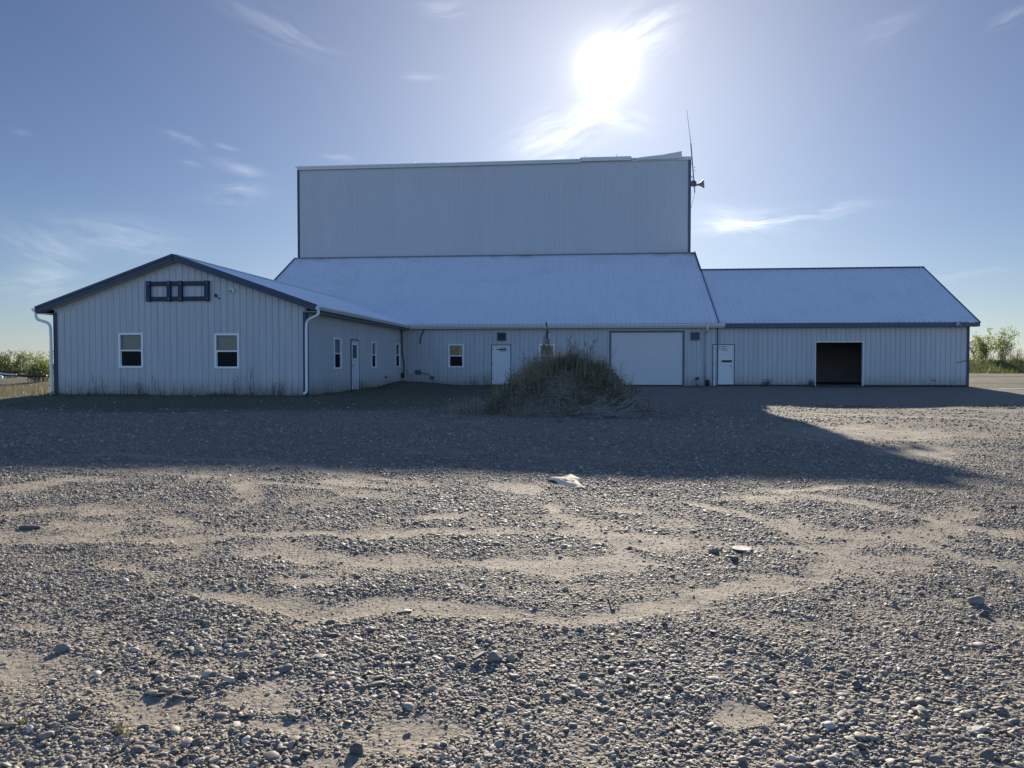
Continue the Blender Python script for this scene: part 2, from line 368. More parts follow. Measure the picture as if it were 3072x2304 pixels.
def ground_mat():
    m, nt, out = mat('gravel_yard'); p = N(nt, 'ShaderNodeBsdfPrincipled', i_Roughness=.85); L(nt, p.outputs[0], out.inputs[0])
    p.inputs['Specular IOR Level'].default_value = .08
    g = N(nt, 'ShaderNodeNewGeometry'); P = g.outputs['Position']
    at = {}
    for k in ('sand', 'soil', 'green'):
        a = N(nt, 'ShaderNodeAttribute', attribute_name=k); at[k] = a.outputs['Fac']
    def vor(s, feat='F1'):
        v = N(nt, 'ShaderNodeTexVoronoi', feature=feat, i_Scale=s); L(nt, P, v.inputs['Vector']); return v
    def noi(s, d=6., r=.6):
        v = N(nt, 'ShaderNodeTexNoise', i_Scale=s, i_Detail=d, i_Roughness=r); L(nt, P, v.inputs['Vector']); return v
    v1, v2 = vor(34.), vor(78.)
    n1, n2, n3 = noi(.9), noi(14., 8.), noi(160., 3.)
    sc1 = N(nt, 'ShaderNodeSeparateColor'); L(nt, v1.outputs['Color'], sc1.inputs[0])
    sc2 = N(nt, 'ShaderNodeSeparateColor'); L(nt, v2.outputs['Color'], sc2.inputs[0])
    stone = ramp(nt, sc1.outputs[0], [(0., (.09, .084, .075)), (.35, (.19, .174, .15)), (.7, (.29, .262, .22)), (1., (.52, .475, .40))]).outputs[0]
    fine = ramp(nt, sc2.outputs[0], [(0., (.12, .11, .096)), (.6, (.27, .24, .195)), (1., (.46, .41, .335))]).outputs[0]
    grav = mixc(nt, .45, stone, fine)
    grav = mixc(nt, math_(nt, 'MULTIPLY', n2.outputs[0], .6), grav, (.30, .25, .182))
    sandc = ramp(nt, n2.outputs[0], [(.25, (.25, .215, .165)), (.55, (.355, .305, .235)), (.8, (.46, .40, .315))]).outputs[0]
    sandc = mixc(nt, ramp(nt, sc2.outputs[1], [(.72, (0, 0, 0)), (.78, (1, 1, 1))]).outputs[0], sandc, fine)
    sf = ramp(nt, math_(nt, 'ADD', at['sand'], math_(nt, 'MULTIPLY_ADD', n2.outputs[0], .9, -.45)), [(.2, (0, 0, 0)), (.85, (1, 1, 1))]).outputs[0]
    c = mixc(nt, sf, grav, sandc)
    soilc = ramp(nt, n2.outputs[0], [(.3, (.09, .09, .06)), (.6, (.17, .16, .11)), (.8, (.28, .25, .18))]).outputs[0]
    c = mixc(nt, ramp(nt, math_(nt, 'ADD', at['soil'], math_(nt, 'MULTIPLY_ADD', n1.outputs[0], .8, -.4)), [(.3, (0, 0, 0)), (.75, (.9, .9, .9))]).outputs[0], c, soilc)  # soil mix also carries the painted stone shade of the far right gravel
    grc = ramp(nt, n2.outputs[0], [(.3, (.06, .08, .03)), (.7, (.15, .16, .065))]).outputs[0]
    c = mixc(nt, ramp(nt, math_(nt, 'ADD', at['green'], math_(nt, 'MULTIPLY_ADD', n2.outputs[0], .6, -.3)), [(.3, (0, 0, 0)), (.7, (1, 1, 1))]).outputs[0], c, grc)
    c = mixc(nt, ramp(nt, n1.outputs[0], [(.35, (0, 0, 0)), (.7, (.45, .45, .45))]).outputs[0], c, mixc(nt, 1., c, (.82, .77, .72), 'MULTIPLY'))
    L(nt, c, p.inputs['Base Color'])
    h1 = math_(nt, 'SUBTRACT', 1., math_(nt, 'MULTIPLY', v1.outputs['Distance'], 1.3))
    h2 = math_(nt, 'SUBTRACT', 1., math_(nt, 'MULTIPLY', v2.outputs['Distance'], 1.3))
    hg = math_(nt, 'ADD', math_(nt, 'MULTIPLY', h1, .018), math_(nt, 'MULTIPLY', h2, .008))
    hs = math_(nt, 'ADD', math_(nt, 'MULTIPLY', n2.outputs[0], .012), math_(nt, 'MULTIPLY', n3.outputs[0], .003))
    inv = math_(nt, 'SUBTRACT', 1., math_(nt, 'MULTIPLY', sf, .85))
    h = math_(nt, 'ADD', math_(nt, 'MULTIPLY', hg, inv), hs)
    b = N(nt, 'ShaderNodeBump', i_Strength=.9, i_Distance=1.); L(nt, h, b.inputs['Height']); L(nt, b.outputs[0], p.inputs['Normal'])
    return m
M['ground'] = ground_mat()
def stone_mat():
    m, nt, out = mat('gravel_stone'); p = N(nt, 'ShaderNodeBsdfPrincipled', i_Roughness=.66); p.inputs['Specular IOR Level'].default_value = .28; L(nt, p.outputs[0], out.inputs[0])
    a = N(nt, 'ShaderNodeAttribute', attribute_type='INSTANCER', attribute_name='tint')
    c = ramp(nt, a.outputs['Fac'], [(0., (.07, .064, .055)), (.33, (.165, .15, .123)), (.52, (.27, .237, .19)), (.7, (.40, .335, .245)), (.84, (.58, .51, .40)), (1., (.88, .80, .66))])
    tc = N(nt, 'ShaderNodeTexCoord'); n = N(nt, 'ShaderNodeTexNoise', i_Scale=2.2, i_Detail=5.); L(nt, tc.outputs['Object'], n.inputs['Vector'])
    cc = mixc(nt, math_(nt, 'MULTIPLY', n.outputs[0], .8), c.outputs[0], (.26, .222, .17)); L(nt, cc, p.inputs['Base Color'])
    return m
M['stone'] = stone_mat()
M['rock'] = simple('grey_rock', (.21, .195, .175), .7, noise=.35, nscale=9, bump=.35, bscale=30)
M['rockdark'] = simple('dark_rock', (.10, .095, .09), .7, noise=.3, nscale=9, bump=.35, bscale=30)
M['rockpale'] = simple('pale_rock', (.42, .40, .36), .7, noise=.2, nscale=9, bump=.3, bscale=30)
M['mound'] = simple('mound_earth', (.15, .125, .095), .95, noise=.55, nscale=7, bump=1., bscale=22)

#GROUND
def axis(parts):
    out = []
    for a, b, s in parts:
        n = max(1, int(round((b - a) / s))); out += list(np.linspace(a, b, n, endpoint=False))
    return out
xs = np.array(axis([(-3000, -600, 400), (-600, -120, 60), (-120, -40, 8), (-40, -14, .5), (-14, -9, .16), (-9, 9, .065), (9, 14, .16), (14, 40, .5), (40, 120, 8), (120, 600, 60), (600, 3001, 400)]) + [3000.])
ys = np.array(axis([(-3000, -300, 450), (-300, -20, 20), (-20, 2, 1.), (2, 12.5, .06), (12.5, 20, .12), (20, 70, .4), (70, 150, 4), (150, 600, 50), (600, 3001, 400)]) + [3000.])
XX, YY = np.meshgrid(xs, ys); ZZ = ground(XX, YY)
V = np.stack([XX, YY, ZZ], -1).reshape(-1, 3); nx, ny = len(xs), len(ys)
ii = (np.arange(ny - 1)[:, None] * nx + np.arange(nx - 1)[None]).ravel()
Fq = np.stack([ii, ii + 1, ii + 1 + nx, ii + nx], -1)
go = np_mesh('ground', V, Fq, M['ground'], smooth=True); tag(go, 'wide gravel yard with sandy bare patches', kind='structure')
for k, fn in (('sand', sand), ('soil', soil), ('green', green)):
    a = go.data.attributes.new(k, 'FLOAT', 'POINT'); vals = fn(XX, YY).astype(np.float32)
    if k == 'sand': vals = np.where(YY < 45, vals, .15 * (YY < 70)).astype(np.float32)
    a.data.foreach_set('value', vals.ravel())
def gz(x, y): return float(ground(np.array([x]), np.array([y]))[0])
#GRAVEL
def gravel():
    P, S, T = [], [], []
    def zone(y0, y1, dens, s0, s1, cover):
        n = int(dens * .5 * (y0 + y1) * 1.55 * (y1 - y0))
        y = np.sqrt(rng.uniform(y0 * y0, y1 * y1, n)); a = rng.uniform(-.86, .70, n); x = a * y
        sd = sand(x, y); so = soil(x, y); cl = fbm(x * 2.2, y * 2.2, 61, 3)
        keep = rng.random(n) < np.clip((1 - sd * 1.05) * (.86 + 1.9 * cl), .13, 1) * (1 - .93 * so)
        x, y, sd = x[keep], y[keep], sd[keep]
        sz = np.exp(rng.normal(math.log(s0 * .95), .44, len(x))); big = rng.random(len(x)) < .022; sz = np.where(big, sz * 2.0, sz); sz = np.clip(sz, s0 * .45, s1)
        sz = sz * (1 - .5 * sd) * (1 + .5 * fbm(x * .6, y * .6, 71, 2))
        P.append(np.stack([x, y, np.zeros_like(x)], -1)); S.append(sz)
    zone(2.3, 6.0, 5600, .0063, .024, 1)
    zone(6.0, 11.0, 3000, .0073, .024, 1)
    zone(11.0, 17.0, 1000, .0094, .026, 1)
    zone(17.0, 28.0, 110, .016, .034, 1)
    n = 42000; y = np.sqrt(rng.uniform(2.3 ** 2, 12 ** 2, n)); x = rng.uniform(-.86, .70, n) * y; k_ = rng.random(n) < .35 + .65 * sand(x, y)   # fine chips on the bare ground
    P.append(np.stack([x[k_], y[k_], 0 * x[k_]], -1)); S.append(np.exp(rng.normal(math.log(.0042), .3, k_.sum())))
    p = np.concatenate(P); s = np.concatenate(S); n = len(p)
    asp = np.stack([rng.uniform(.9, 1.5, n), rng.uniform(.7, 1.1, n), rng.uniform(.26, .66, n)], -1)
    scl = asp * s[:, None]
    p[:, 2] = ground(p[:, 0], p[:, 1]) + scl[:, 2] * rng.uniform(-.15, .65, n)
    rot = np.stack([rng.normal(0, .32, n), rng.normal(0, .32, n), rng.uniform(0, 6.28, n)], -1)
    m = bpy.data.meshes.new('gravel'); m.vertices.add(n); m.vertices.foreach_set('co', p.astype(np.float32).ravel())
    for nm, ty, arr in (('rot', 'FLOAT_VECTOR', rot), ('scl', 'FLOAT_VECTOR', scl)):
        a = m.attributes.new(nm, ty, 'POINT'); a.data.foreach_set('vector', arr.astype(np.float32).ravel())
    a = m.attributes.new('tint', 'FLOAT', 'POINT'); a.data.foreach_set('value', np.clip(rng.beta(1.35, 1.8, n) + .12 * fbm(p[:, 0] * .5, p[:, 1] * .5, 81, 2), 0, 1).astype(np.float32))
    a = m.attributes.new('idx', 'INT', 'POINT'); a.data.foreach_set('value', rng.integers(0, 8, n).astype(np.int32))
    m.update(); m.materials.append(M['stone'])
    o = bpy.data.objects.new('gravel', m); COL.objects.link(o); tag(o, 'loose grey river gravel spread over the yard', 'gravel', kind='stuff')
    nt = bpy.data.node_groups.new('gravel_scatter', 'GeometryNodeTree')
    nt.interface.new_socket('Geometry', in_out='INPUT', socket_type='NodeSocketGeometry'); nt.interface.new_socket('Geometry', in_out='OUTPUT', socket_type='NodeSocketGeometry')
    gi, go_ = nt.nodes.new('NodeGroupInput'), nt.nodes.new('NodeGroupOutput'); ti = nt.nodes.new('GeometryNodeGeometryToInstance')
    for i in range(8):
        ico = nt.nodes.new('GeometryNodeMeshIcoSphere'); ico.inputs['Radius'].default_value = 1.; ico.inputs['Subdivisions'].default_value = 3 if i < 0 else 2
        sp = nt.nodes.new('GeometryNodeSetPosition'); pos = nt.nodes.new('GeometryNodeInputPosition')
        no = nt.nodes.new('ShaderNodeTexNoise'); no.noise_dimensions = '4D'; no.inputs['W'].default_value = i * 3.7 + 1; no.inputs['Scale'].default_value = .8; no.inputs['Detail'].default_value = 1.5
        sub = nt.nodes.new('ShaderNodeVectorMath'); sub.operation = 'SUBTRACT'; sub.inputs[1].default_value = (.5, .5, .5)
        mul = nt.nodes.new('ShaderNodeVectorMath'); mul.operation = 'SCALE'; mul.inputs['Scale'].default_value = 1.7
        L(nt, pos.outputs[0], no.inputs['Vector']); L(nt, no.outputs['Color'], sub.inputs[0]); L(nt, sub.outputs[0], mul.inputs[0])
        L(nt, ico.outputs[0], sp.inputs['Geometry']); L(nt, mul.outputs[0], sp.inputs['Offset'])
        sm = nt.nodes.new('GeometryNodeSetShadeSmooth'); L(nt, sp.outputs[0], sm.inputs[0])
        ma = nt.nodes.new('GeometryNodeSetMaterial'); ma.inputs['Material'].default_value = M['stone']; L(nt, sm.outputs[0], ma.inputs[0]); L(nt, ma.outputs[0], ti.inputs[0])
    iop = nt.nodes.new('GeometryNodeInstanceOnPoints'); iop.inputs['Pick Instance'].default_value = True
    L(nt, gi.outputs[0], iop.inputs['Points']); L(nt, ti.outputs[0], iop.inputs['Instance'])
    for nm, ty, so in (('rot', 'FLOAT_VECTOR', 'Rotation'), ('scl', 'FLOAT_VECTOR', 'Scale'), ('idx', 'INT', 'Instance Index')):
        a = nt.nodes.new('GeometryNodeInputNamedAttribute'); a.data_type = ty; a.inputs['Name'].default_value = nm
        src = a.outputs[0]
        if nm == 'rot':
            e = nt.nodes.new('FunctionNodeEulerToRotation'); L(nt, src, e.inputs[0]); src = e.outputs[0]
        L(nt, src, iop.inputs[so])
    L(nt, iop.outputs[0], go_.inputs[0])
    mo = o.modifiers.new('scatter', 'NODES'); mo.node_group = nt
    print('gravel stones', n)
gravel()

#BUILDING
bld = empty('warehouse_building', (0, DM, 0), 'white ribbed-metal warehouse with gabled wing, tall block and long low roofs', 'building')
def rib_points(Ln, pitch=.2286, h=.021, phase=.11, wt=.018, wb=.046):
    pts = [(0., 0.)]; s = phase
    while s + wb / 2 < Ln - .01:
        if s - wb / 2 > .005: pts += [(s - wb / 2, 0.), (s - wt / 2, h), (s + wt / 2, h), (s + wb / 2, 0.)]
        s += pitch
    pts.append((Ln, 0.)); return pts
def ribbed(mb, org, ud, vd, nd, Ln, vmin, vmax, openings=(), breaks=(), **kw):
    org, ud, vd, nd = Vector(org), Vector(ud), Vector(vd), Vector(nd)
    pts = rib_points(Ln, **kw)
    ex = [e for o in openings for e in o[:2]] + list(breaks)
    S = np.array([p[0] for p in pts]); Nn = np.array([p[1] for p in pts])
    allp = list(pts)
    for e in ex:
        if 0 < e < Ln: allp.append((e, float(np.interp(e, S, Nn))))
    allp = sorted(set(allp))
    lo = vmin if callable(vmin) else (lambda s: vmin); hi = vmax if callable(vmax) else (lambda s: vmax)
    for (a, na), (b, nb) in zip(allp, allp[1:]):
        if b - a < 1e-6: continue
        m = (a + b) / 2; cuts = sorted((o[2], o[3]) for o in openings if o[0] - 1e-6 < m < o[1] + 1e-6)
        def q(v0a, v0b, v1a, v1b):
            if v1a - v0a < 1e-4 and v1b - v0b < 1e-4: return
            mb.quad(org + ud * a + vd * v0a + nd * na, org + ud * b + vd * v0b + nd * nb, org + ud * b + vd * v1b + nd * nb, org + ud * a + vd * v1a + nd * na)
        la, lb = lo(a), lo(b)
        for c0, c1 in cuts:
            if c0 > la + 1e-4: q(la, lb, c0, c0)
            la = lb = c1
        q(la, lb, hi(a), hi(b))
    return mb

ZB = -.12
# ---- openings on the three visible walls (x0, x1, z0, z1)
def opY(u0, v0, u1, v1, Y):
    a, b = onY(u0, v0, Y), onY(u1, v1, Y); return [a[0], b[0], b[2], a[2]]
def opX(u0, vt, vb, u1, X):
    a, b = onX(u0, vt, X), onX(u0, vb, X); c = onX(u1, vt, X); return [a[1], c[1], b[2], a[2]]
winA = opY(1345.5, 1033, 1391, 1101.5, DM); winB = opY(1617.5, 1033, 1663, 1101.5, DM)
door1 = opY(1475, 1035, 1532.5, 1156, DM); door1[2] = ZB
door2 = opY(2139, 1034, 2202, 1157, DM); door2[2] = ZB
gar = opY(1832, 996.5, 2049, 1156, DM); gar[2] = ZB
bay = opY(2447, 1026.5, 2587.5, 1157, DM); bay[2] = ZB
g1 = opY(357, 1000, 430, 1102.5, DG); g2 = opY(644.5, 1001.5, 718, 1104.5, DG)
s1 = opX(1001, 1013, 1106.5, 1023.2, XSW); s2 = opX(1113.8, 1025, 1103.5, 1128, XSW); s3 = opX(1186, 1030, 1101, 1199, XSW)
sd = opX(1051, 1017.5, 1168, 1074.5, XSW); sd[2] = ZB

# ---- gable wing
def gtop(x): return (HGE + (x - XLE) * SG if x < XGA else HGE + (XRI - x) * (HGA - HGE) / (XRI - XGA)) - .05
mb = MB(); ribbed(mb, (XGL, DG, 0), (1, 0, 0), (0, 0, 1), (0, -1, 0), XSW - XGL, ZB, lambda s: gtop(XGL + s), [(o[0] - XGL, o[1] - XGL, o[2], o[3]) for o in (g1, g2)], [XGA - XGL], phase=.13)
mb.build('gable_wall', M['siding'], bld, label='gabled white ribbed wall with two windows and tall dry weeds along its foot')
mb = MB(); ribbed(mb, (XSW, DG, 0), (0, 1, 0), (0, 0, 1), (1, 0, 0), DM - DG, ZB, HGE - .02, [(o[0] - DG, o[1] - DG, o[2], o[3]) for o in (s1, s2, s3, sd)], phase=.2)
mb.build('wall', M['siding'], bld, label='receding white wall of the gabled wing with a narrow glazed door')
mb = MB(); ribbed(mb, (XGL, DG, 0), (0, 1, 0), (0, 0, 1), (-1, 0, 0), 20, ZB, HGE - .02)
mb.build('wall', M['siding'], bld)
# ---- long wall and low-wing wall
def loc(o): return (o[0] - XSW, o[1] - XSW, o[2], o[3])
mb = MB(); ribbed(mb, (XSW, DM, 0), (1, 0, 0), (0, 0, 1), (0, -1, 0), XJ - XSW, ZB, HE, [loc(o) for o in (winA, winB, door1, gar)], phase=.17)
mb.build('wall', M['siding'], bld, label='long white wall behind the weedy mound, with the garage door')
lj = lambda o: (o[0] - XJ, o[1] - XJ, o[2], o[3])
mb = MB(); ribbed(mb, (XJ, DM - .004, 0), (1, 0, 0), (0, 0, 1), (0, -1, 0), XRW - XJ, ZB, HE, [lj(o) for o in (door2, bay)], phase=.12)
mb.build('wall', M['siding'], bld, label='white ribbed wall of the low wing with the dark open doorway')
D2 = 2 * DR - YE
mb = MB(); ribbed(mb, (XRW, DM, 0), (0, 1, 0), (0, 0, 1), (1, 0, 0), D2 - .35 - DM, ZB, lambda s: HE + SL * (min(DM + s, 2 * DR - DM - s) - YE) - .04, breaks=[DR - DM])
mb.build('end_wall', M['siding'], bld)
mb = MB().quad((XRW, D2 - .35, ZB), (XJ, D2 - .35, ZB), (XJ, D2 - .35, HE), (XRW, D2 - .35, HE)); mb.build('back_wall', M['siding'], bld)
# ---- tall block
mb = MB(); ribbed(mb, (XTL, DT, 0), (1, 0, 0), (0, 0, 1), (0, -1, 0), XTR - XTL, HT0 - .3, HTOP - .02, phase=.1, pitch=.3048, h=.010, wb=.06)
mb.build('upper_wall', M['upper'], bld, label='tall plain pale wall rising above the long roof')
mb = MB()
for X, n in ((XTL, -1), (XTR, 1)): ribbed(mb, (X, DT, 0), (0, 1, 0), (0, 0, 1), (n, 0, 0), 22, ZB, lambda s: HTOP - .02 + .02 * min(s, 22 - s), breaks=[11])
mb.quad((XTR, DT + 22, ZB), (XTL, DT + 22, ZB), (XTL, DT + 22, HTOP), (XTR, DT + 22, HTOP))
mb.build('wall', M['upper'], bld)
mb = MB()
for (ya, za, yb, zb) in ((DT - .15, HTOP, DT + 11, HTOP + .23), (DT + 11, HTOP + .23, DT + 22.1, HTOP)):
    d = Vector((0, yb - ya, zb - za)); Ls = d.length; d.normalize()
    ribbed(mb, (XTL - .15, ya, za), (1, 0, 0), d, (0, 0, 1), XTR - XTL + .2, 0, Ls, h=.025)
mb.build('roof', M['roof'], bld)
# ---- roofs
mb = MB(); d = Vector((0, 1, SL)).normalized(); k = math.sqrt(1 + SL * SL); nrm = Vector((0, -SL, 1)).normalized()
# the long roof, cut along the valley where the gabled wing runs into it
x0 = -18.22
def valley(s):
    x = x0 + s
    zg = (HGE + (x - XLE) * SG if x < XGA else HGE + (XRI - x) * (HGA - HGE) / (XRI - XGA))
    return max(0., (zg - HE) / SL - .06) * k
ribbed(mb, (x0, YE, HE), (1, 0, 0), d, nrm, XJ - x0, valley, (DT - YE + .02) * k, breaks=[XGA - x0, XRI - x0], phase=.16, h=.042, wb=.05)
mb.build('roof', M['roof'], bld, label='long pale metal roof rising to the tall block')
mb = MB(); ribbed(mb, (XJ + .03, YE, HE - .006), (1, 0, 0), d, nrm, XRE - XJ - .03, 0, (DR - YE) * k, phase=.1, h=.042, wb=.05)
d2 = Vector((0, -1, SL)).normalized(); ribbed(mb, (XJ, D2, HE), (1, 0, 0), d2, Vector((0, SL, 1)).normalized(), XRE - XJ, 0, (DR - YE) * k)
mb.build('roof', M['roof'], bld, label='pale metal roof of the low wing')
YV = YE + (HGA - HE) / SL
mb = MB()
for (xe, sx) in ((XLE, 1), (XRI, -1)):
    run = abs(XGA - xe); s = (HGA - HGE) / run; kk = math.sqrt(1 + s * s); dd = Vector((sx, 0, s)).normalized(); nn = Vector((-sx * s, 0, 1)).normalized()
    org = (xe, YG, HGE); Ly = YV - YG
    ribbed(mb, org, (0, 1, 0), dd, nn, Ly, lambda q: max(0., (YG + q - YE) * SL / s) * kk * (1 if q > YE - YG else 0), run * kk, breaks=[YE - YG], phase=.14)
mb.build('roof', M['roof'], bld, label='low-pitched roof of the gabled wing')
# ---- fascias, ridge caps, trims
def rake(mb, p, q, h, t=.03, off=0, up=(0, 0, 1)):
    mb.bar((p[0], p[1], p[2] - h / 2 + off), (q[0], q[1], q[2] - h / 2 + off), t, h, up)
mb = MB()
for h, y, o in ((.20, YG - .012, 0.012), (.085, YG - .040, .045)):
    rake(mb, (XLE - .02, y, HGE - .004), (XGA, y, HGA), h, off=o); rake(mb, (XRI + .02, y, HGE - .004), (XGA, y, HGA), h, off=o)
mb.build('rake_fascia', M['blue'], bld, label='dark blue gable fascia')
mb = MB()   # soffit under the gable overhang
mb.quad((XLE, YG, HGE - .19), (XGA, YG, HGA - .19), (XGA, DG + .02, HGA - .19), (XLE, DG + .02, HGE - .19)); mb.quad((XGA, YG, HGA - .19), (XRI, YG, HGE - .19), (XRI, DG + .02, HGE - .19), (XGA, DG + .02, HGA - .19))
mb.box(XLE, XGL, YG + .02, YE + 2, HGE - .21, HGE - .19); mb.box(XSW, XRI, YG + .02, DM, HGE - .21, HGE - .19)
mb.build('soffit', simple('soffit_metal', (.42, .42, .40), .6), bld)
mb = MB(); mb.box(XRI - .02, XRI + .012, YG + .03, YE - .1, HGE - .2, HGE - .015); mb.build('fascia', M['blue'], bld); mb = MB(); mb.box(XLE - .012, XLE + .02, YG + .03, YE + 3, HGE - .2, HGE - .015); mb.build('fascia', M['blue'], bld)
mb = MB(); mb.box(XJ + .28, XRE, YE - .02, YE + .02, HE - .21, HE - .012); mb.box(XJ + .28, XRE - .02, YE + .02, DM, HE - .21, HE - .19)
mb.build('fascia', M['fasciagrey'], bld, label='faded blue eave fascia of the low wing')
mb = MB(); mb.box(XRI + .1, XJ + .28, YE - .02, YE + .015, HE - .2, HE - .012); mb.box(XRI + .1, XJ + .28, YE + .015, DM, HE - .2, HE - .18); mb.build('fascia', M['gutter'], bld)
mb = MB(); rake(mb, (XRE, YE, HE - .01), (XRE, DR, HR - .01), .2, .04, .03); rake(mb, (XRE, D2, HE - .01), (XRE, DR, HR - .01), .2, .04, .03); mb.build('rake_fascia', M['blue'], bld)
mb = MB(); rake(mb, (XJ, DR - .1, HR + .02), (XJ, DT, HT0 + .07), .17, .04, .05); mb.build('rake_fascia', M['blue'], bld); mb = MB(); rake(mb, (x0 - .02, YV - .5, HE + SL * (YV - .5 - YE)), (x0 - .02, DT, HT0), .2, .04, .06); mb.build('rake_fascia', M['blue'], bld)
mb = MB(); mb.bar((XJ + .02, DR, HR + .02), (XRE, DR, HR + .02), .22, .05); mb.build('ridge_cap', M['blue'], bld)
mb = MB(); mb.bar((XGA, YG, HGA + .012), (XGA, YV, HGA + .012), .24, .035); mb.build('ridge_cap', M['roof'], bld)
mb = MB(); mb.bar((x0, DT - .05, HT0 + .015), (XJ, DT - .05, HT0 + .015), .1, .06); mb.build('flashing', M['ventlight'], bld)
tr = MB(); tr.bar((XJ + .02, YE + .02, HE + .022), (XJ + .02, DR, HR + .022), .05, .02, nrm); tr.build('flashing', M['fasciagrey'], bld)
def corner(x, y, sx, z1, m, w=.11, sides=(1, 1)):
    mb = MB()
    if sides[0]: mb.box(min(x, x - sx * w) - .002, max(x, x - sx * w) + .002, y - .034, y - .012, ZB, z1)
    if sides[1]: mb.box(min(x + sx * .012, x + sx * .034), max(x + sx * .012, x + sx * .034), y - .034, y + w, ZB, z1)
    mb.build('corner_trim', m, bld)
corner(XGL, DG, -1, HGE - .15, M['blue']); corner(XSW, DG, 1, HGE - .15, M['blue'])
corner(XRW, DM, 1, HE - .2, M['blue'], .09)
mb = MB(); mb.box(XTL - .03, XTL + .10, DT - .04, DT - .02, HT0 - .2, HTOP - .1); mb.box(XTL - .035, XTL - .012, DT - .04, DT + .12, HT0 - .2, HTOP - .1); mb.build('corner_trim', M['blue'], bld)
mb = MB(); mb.box(XTR - .12, XTR + .02, DT - .04, DT - .02, HT0 - .2, HTOP - .1); mb.box(XTR + .012, XTR + .035, DT - .04, DT + .12, HT0 - .2, HTOP - .1); mb.build('corner_trim', M['fasciagrey'], bld)
mb = MB(); mb.box(XJ - .02, XJ + .035, DM - .04, DM - .02, ZB, HE - .2); mb.build('corner_trim', M['blue'], bld)
# base trim / plinth line
mb = MB(); mb.box(XJ + .04, XRW, DM - .03, DM - .024, ZB, .035); mb.build('base_trim', M['dark'], bld)
# ---- gutters
def gutter(p, q, out, h=.125, w=.125):
    p, q, o = Vector(p), Vector(q), Vector(out); prof = [(0, 0), (0, -h), (w * .62, -h), (w * .8, -h * .55), (w, -h * .42), (w, 0), (w * .86, 0), (w * .86, -.012), (.012, -.012)]
    mb = MB(); n = len(prof)
    for e in (p, q):
        for a, b in prof: mb.v.append(tuple(e + o * a + Vector((0, 0, b))))
    for i in range(n): j = (i + 1) % n; mb.f.append((i, j, n + j, n + i))
    mb.f.append(tuple(reversed(range(n)))); mb.f.append(tuple(range(n, 2 * n))); return mb
gut = gutter((XRI + .012, YG - .06, HGE - .015), (XRI + .012, YE - .14, HGE - .03), (1, 0, 0)); gut.build('gutter', M['gutter'], bld)
gut = gutter((XLE - .012, YG - .06, HGE - .015), (XLE - .012, YE, HGE - .03), (-1, 0, 0)); gut.build('gutter', M['gutter'], bld)
xg = onY(1405, 985, YE - .1)[0]
gut = gutter((XRI + .012, YE - .02, HE - .02), (xg, YE - .02, HE - .022), (0, -1, 0)); gut.build('gutter', M['gutter'], bld)
gut = gutter((xg + .012, YE - .02, HE - .024), (XJ + .30, YE - .02, HE - .03), (0, -1, 0)); gut.build('gutter', M['gutter'], bld)
# tall block gutter with lifted, bent right end
def xt(u): return onY(u, 480, DT - .2)[0]
gut = gutter((xt(890), DT - .06, HTOP + .01), (xt(1310), DT - .06, HTOP + .01), (0, -1, 0), .21, .14); gut.build('gutter', M['gutter'], bld)
gut = gutter((xt(1310.5), DT - .06, HTOP + .0), (xt(1743), DT - .06, HTOP + .02), (0, -1, 0), .2, .14); gut.build('gutter', M['gutter'], bld)
mb = MB(); mb.box(xt(1741), xt(1894), DT - .2, DT - .05, HTOP - .12, HTOP + .10)
for u, h in ((1756, .2), (1850, .26)): mb.bar((xt(u), DT - .12, HTOP + .08), (xt(u) + .01, DT - .12, HTOP + h), .03, .03)
mb.build('flashing', M['gutter'], bld, label='lifted length of eave flashing')
mb = MB(); a = [onY(u, v, DT - .12) for u, v in ((1900, 476), (1930, 471), (1985, 465), (2045, 454), (2046, 475), (1990, 477), (1920, 480))]
mb.poly(a); mb.poly([(p[0], p[1] - .05, p[2]) for p in a][::-1])
for i in range(len(a)):
    p, q = a[i], a[(i + 1) % len(a)]; mb.quad(p, q, (q[0], q[1] - .05, q[2]), (p[0], p[1] - .05, p[2]))
mb.build('flashing', M['gutter'], bld, label='bent flashing curling up at the roof corner')
mb = MB(); mb.box(xt(1895), XTR + .06, DT - .06, DT - .035, HTOP - .16, HTOP + .015); mb.build('fascia', M['gutter'], bld)
# ---- downspouts
def arc(pts, n=5):
    out = [Vector(pts[0])]
    for i in range(1, len(pts) - 1):
        a, b, c = Vector(pts[i - 1]), Vector(pts[i]), Vector(pts[i + 1]); r = min((a - b).length, (c - b).length) * .45
        p, q = b + (a - b).normalized() * r, b + (c - b).normalized() * r
        for t in range(n + 1): t /= n; out.append(p.lerp(b, t).lerp(b.lerp(q, t), t))
    out.append(Vector(pts[-1])); return out
z = HGE - .13
mb = MB().tube(arc([(XRI + .07, YG + .02, z), (XRI + .07, YG + .02, z - .17), (XSW + .05, YG + .19, z - .36), (XSW + .03, YG + .2, z - .7), (XSW + .03, YG + .2, .10), (XSW - .03, YG + .08, .03)]), .046, 10); mb.build('downspout', M['white'], bld, True)
mb = MB().tube(arc([(XLE - .04, YG + .03, z), (XLE - .04, YG + .03, z - .26), (XGL - .10, YG + .2, z - .40), (XGL - .09, YG + .22, z - .75), (XGL - .09, YG + .22, .08), (XGL - .13, YG + .12, .02)]), .048, 10); mb.build('downspout', M['white'], bld, True)
xd = onY(2121, 985, DM - .3)[0]
mb = MB().tube(arc([(xd, YE - .08, HE - .14), (xd, YE - .08, HE - .30), (xd - .03, DM - .08, HE - .42)]), .042, 10); mb.build('downspout', M['white'], bld, True, label='white stub of a broken downspout')
mb = MB().tube([(xd - .05, DM - .07, HE - .40), (xd - .05, DM - .07, .2)], .035, 8); mb.build('downspout', M['siding'], bld, True)
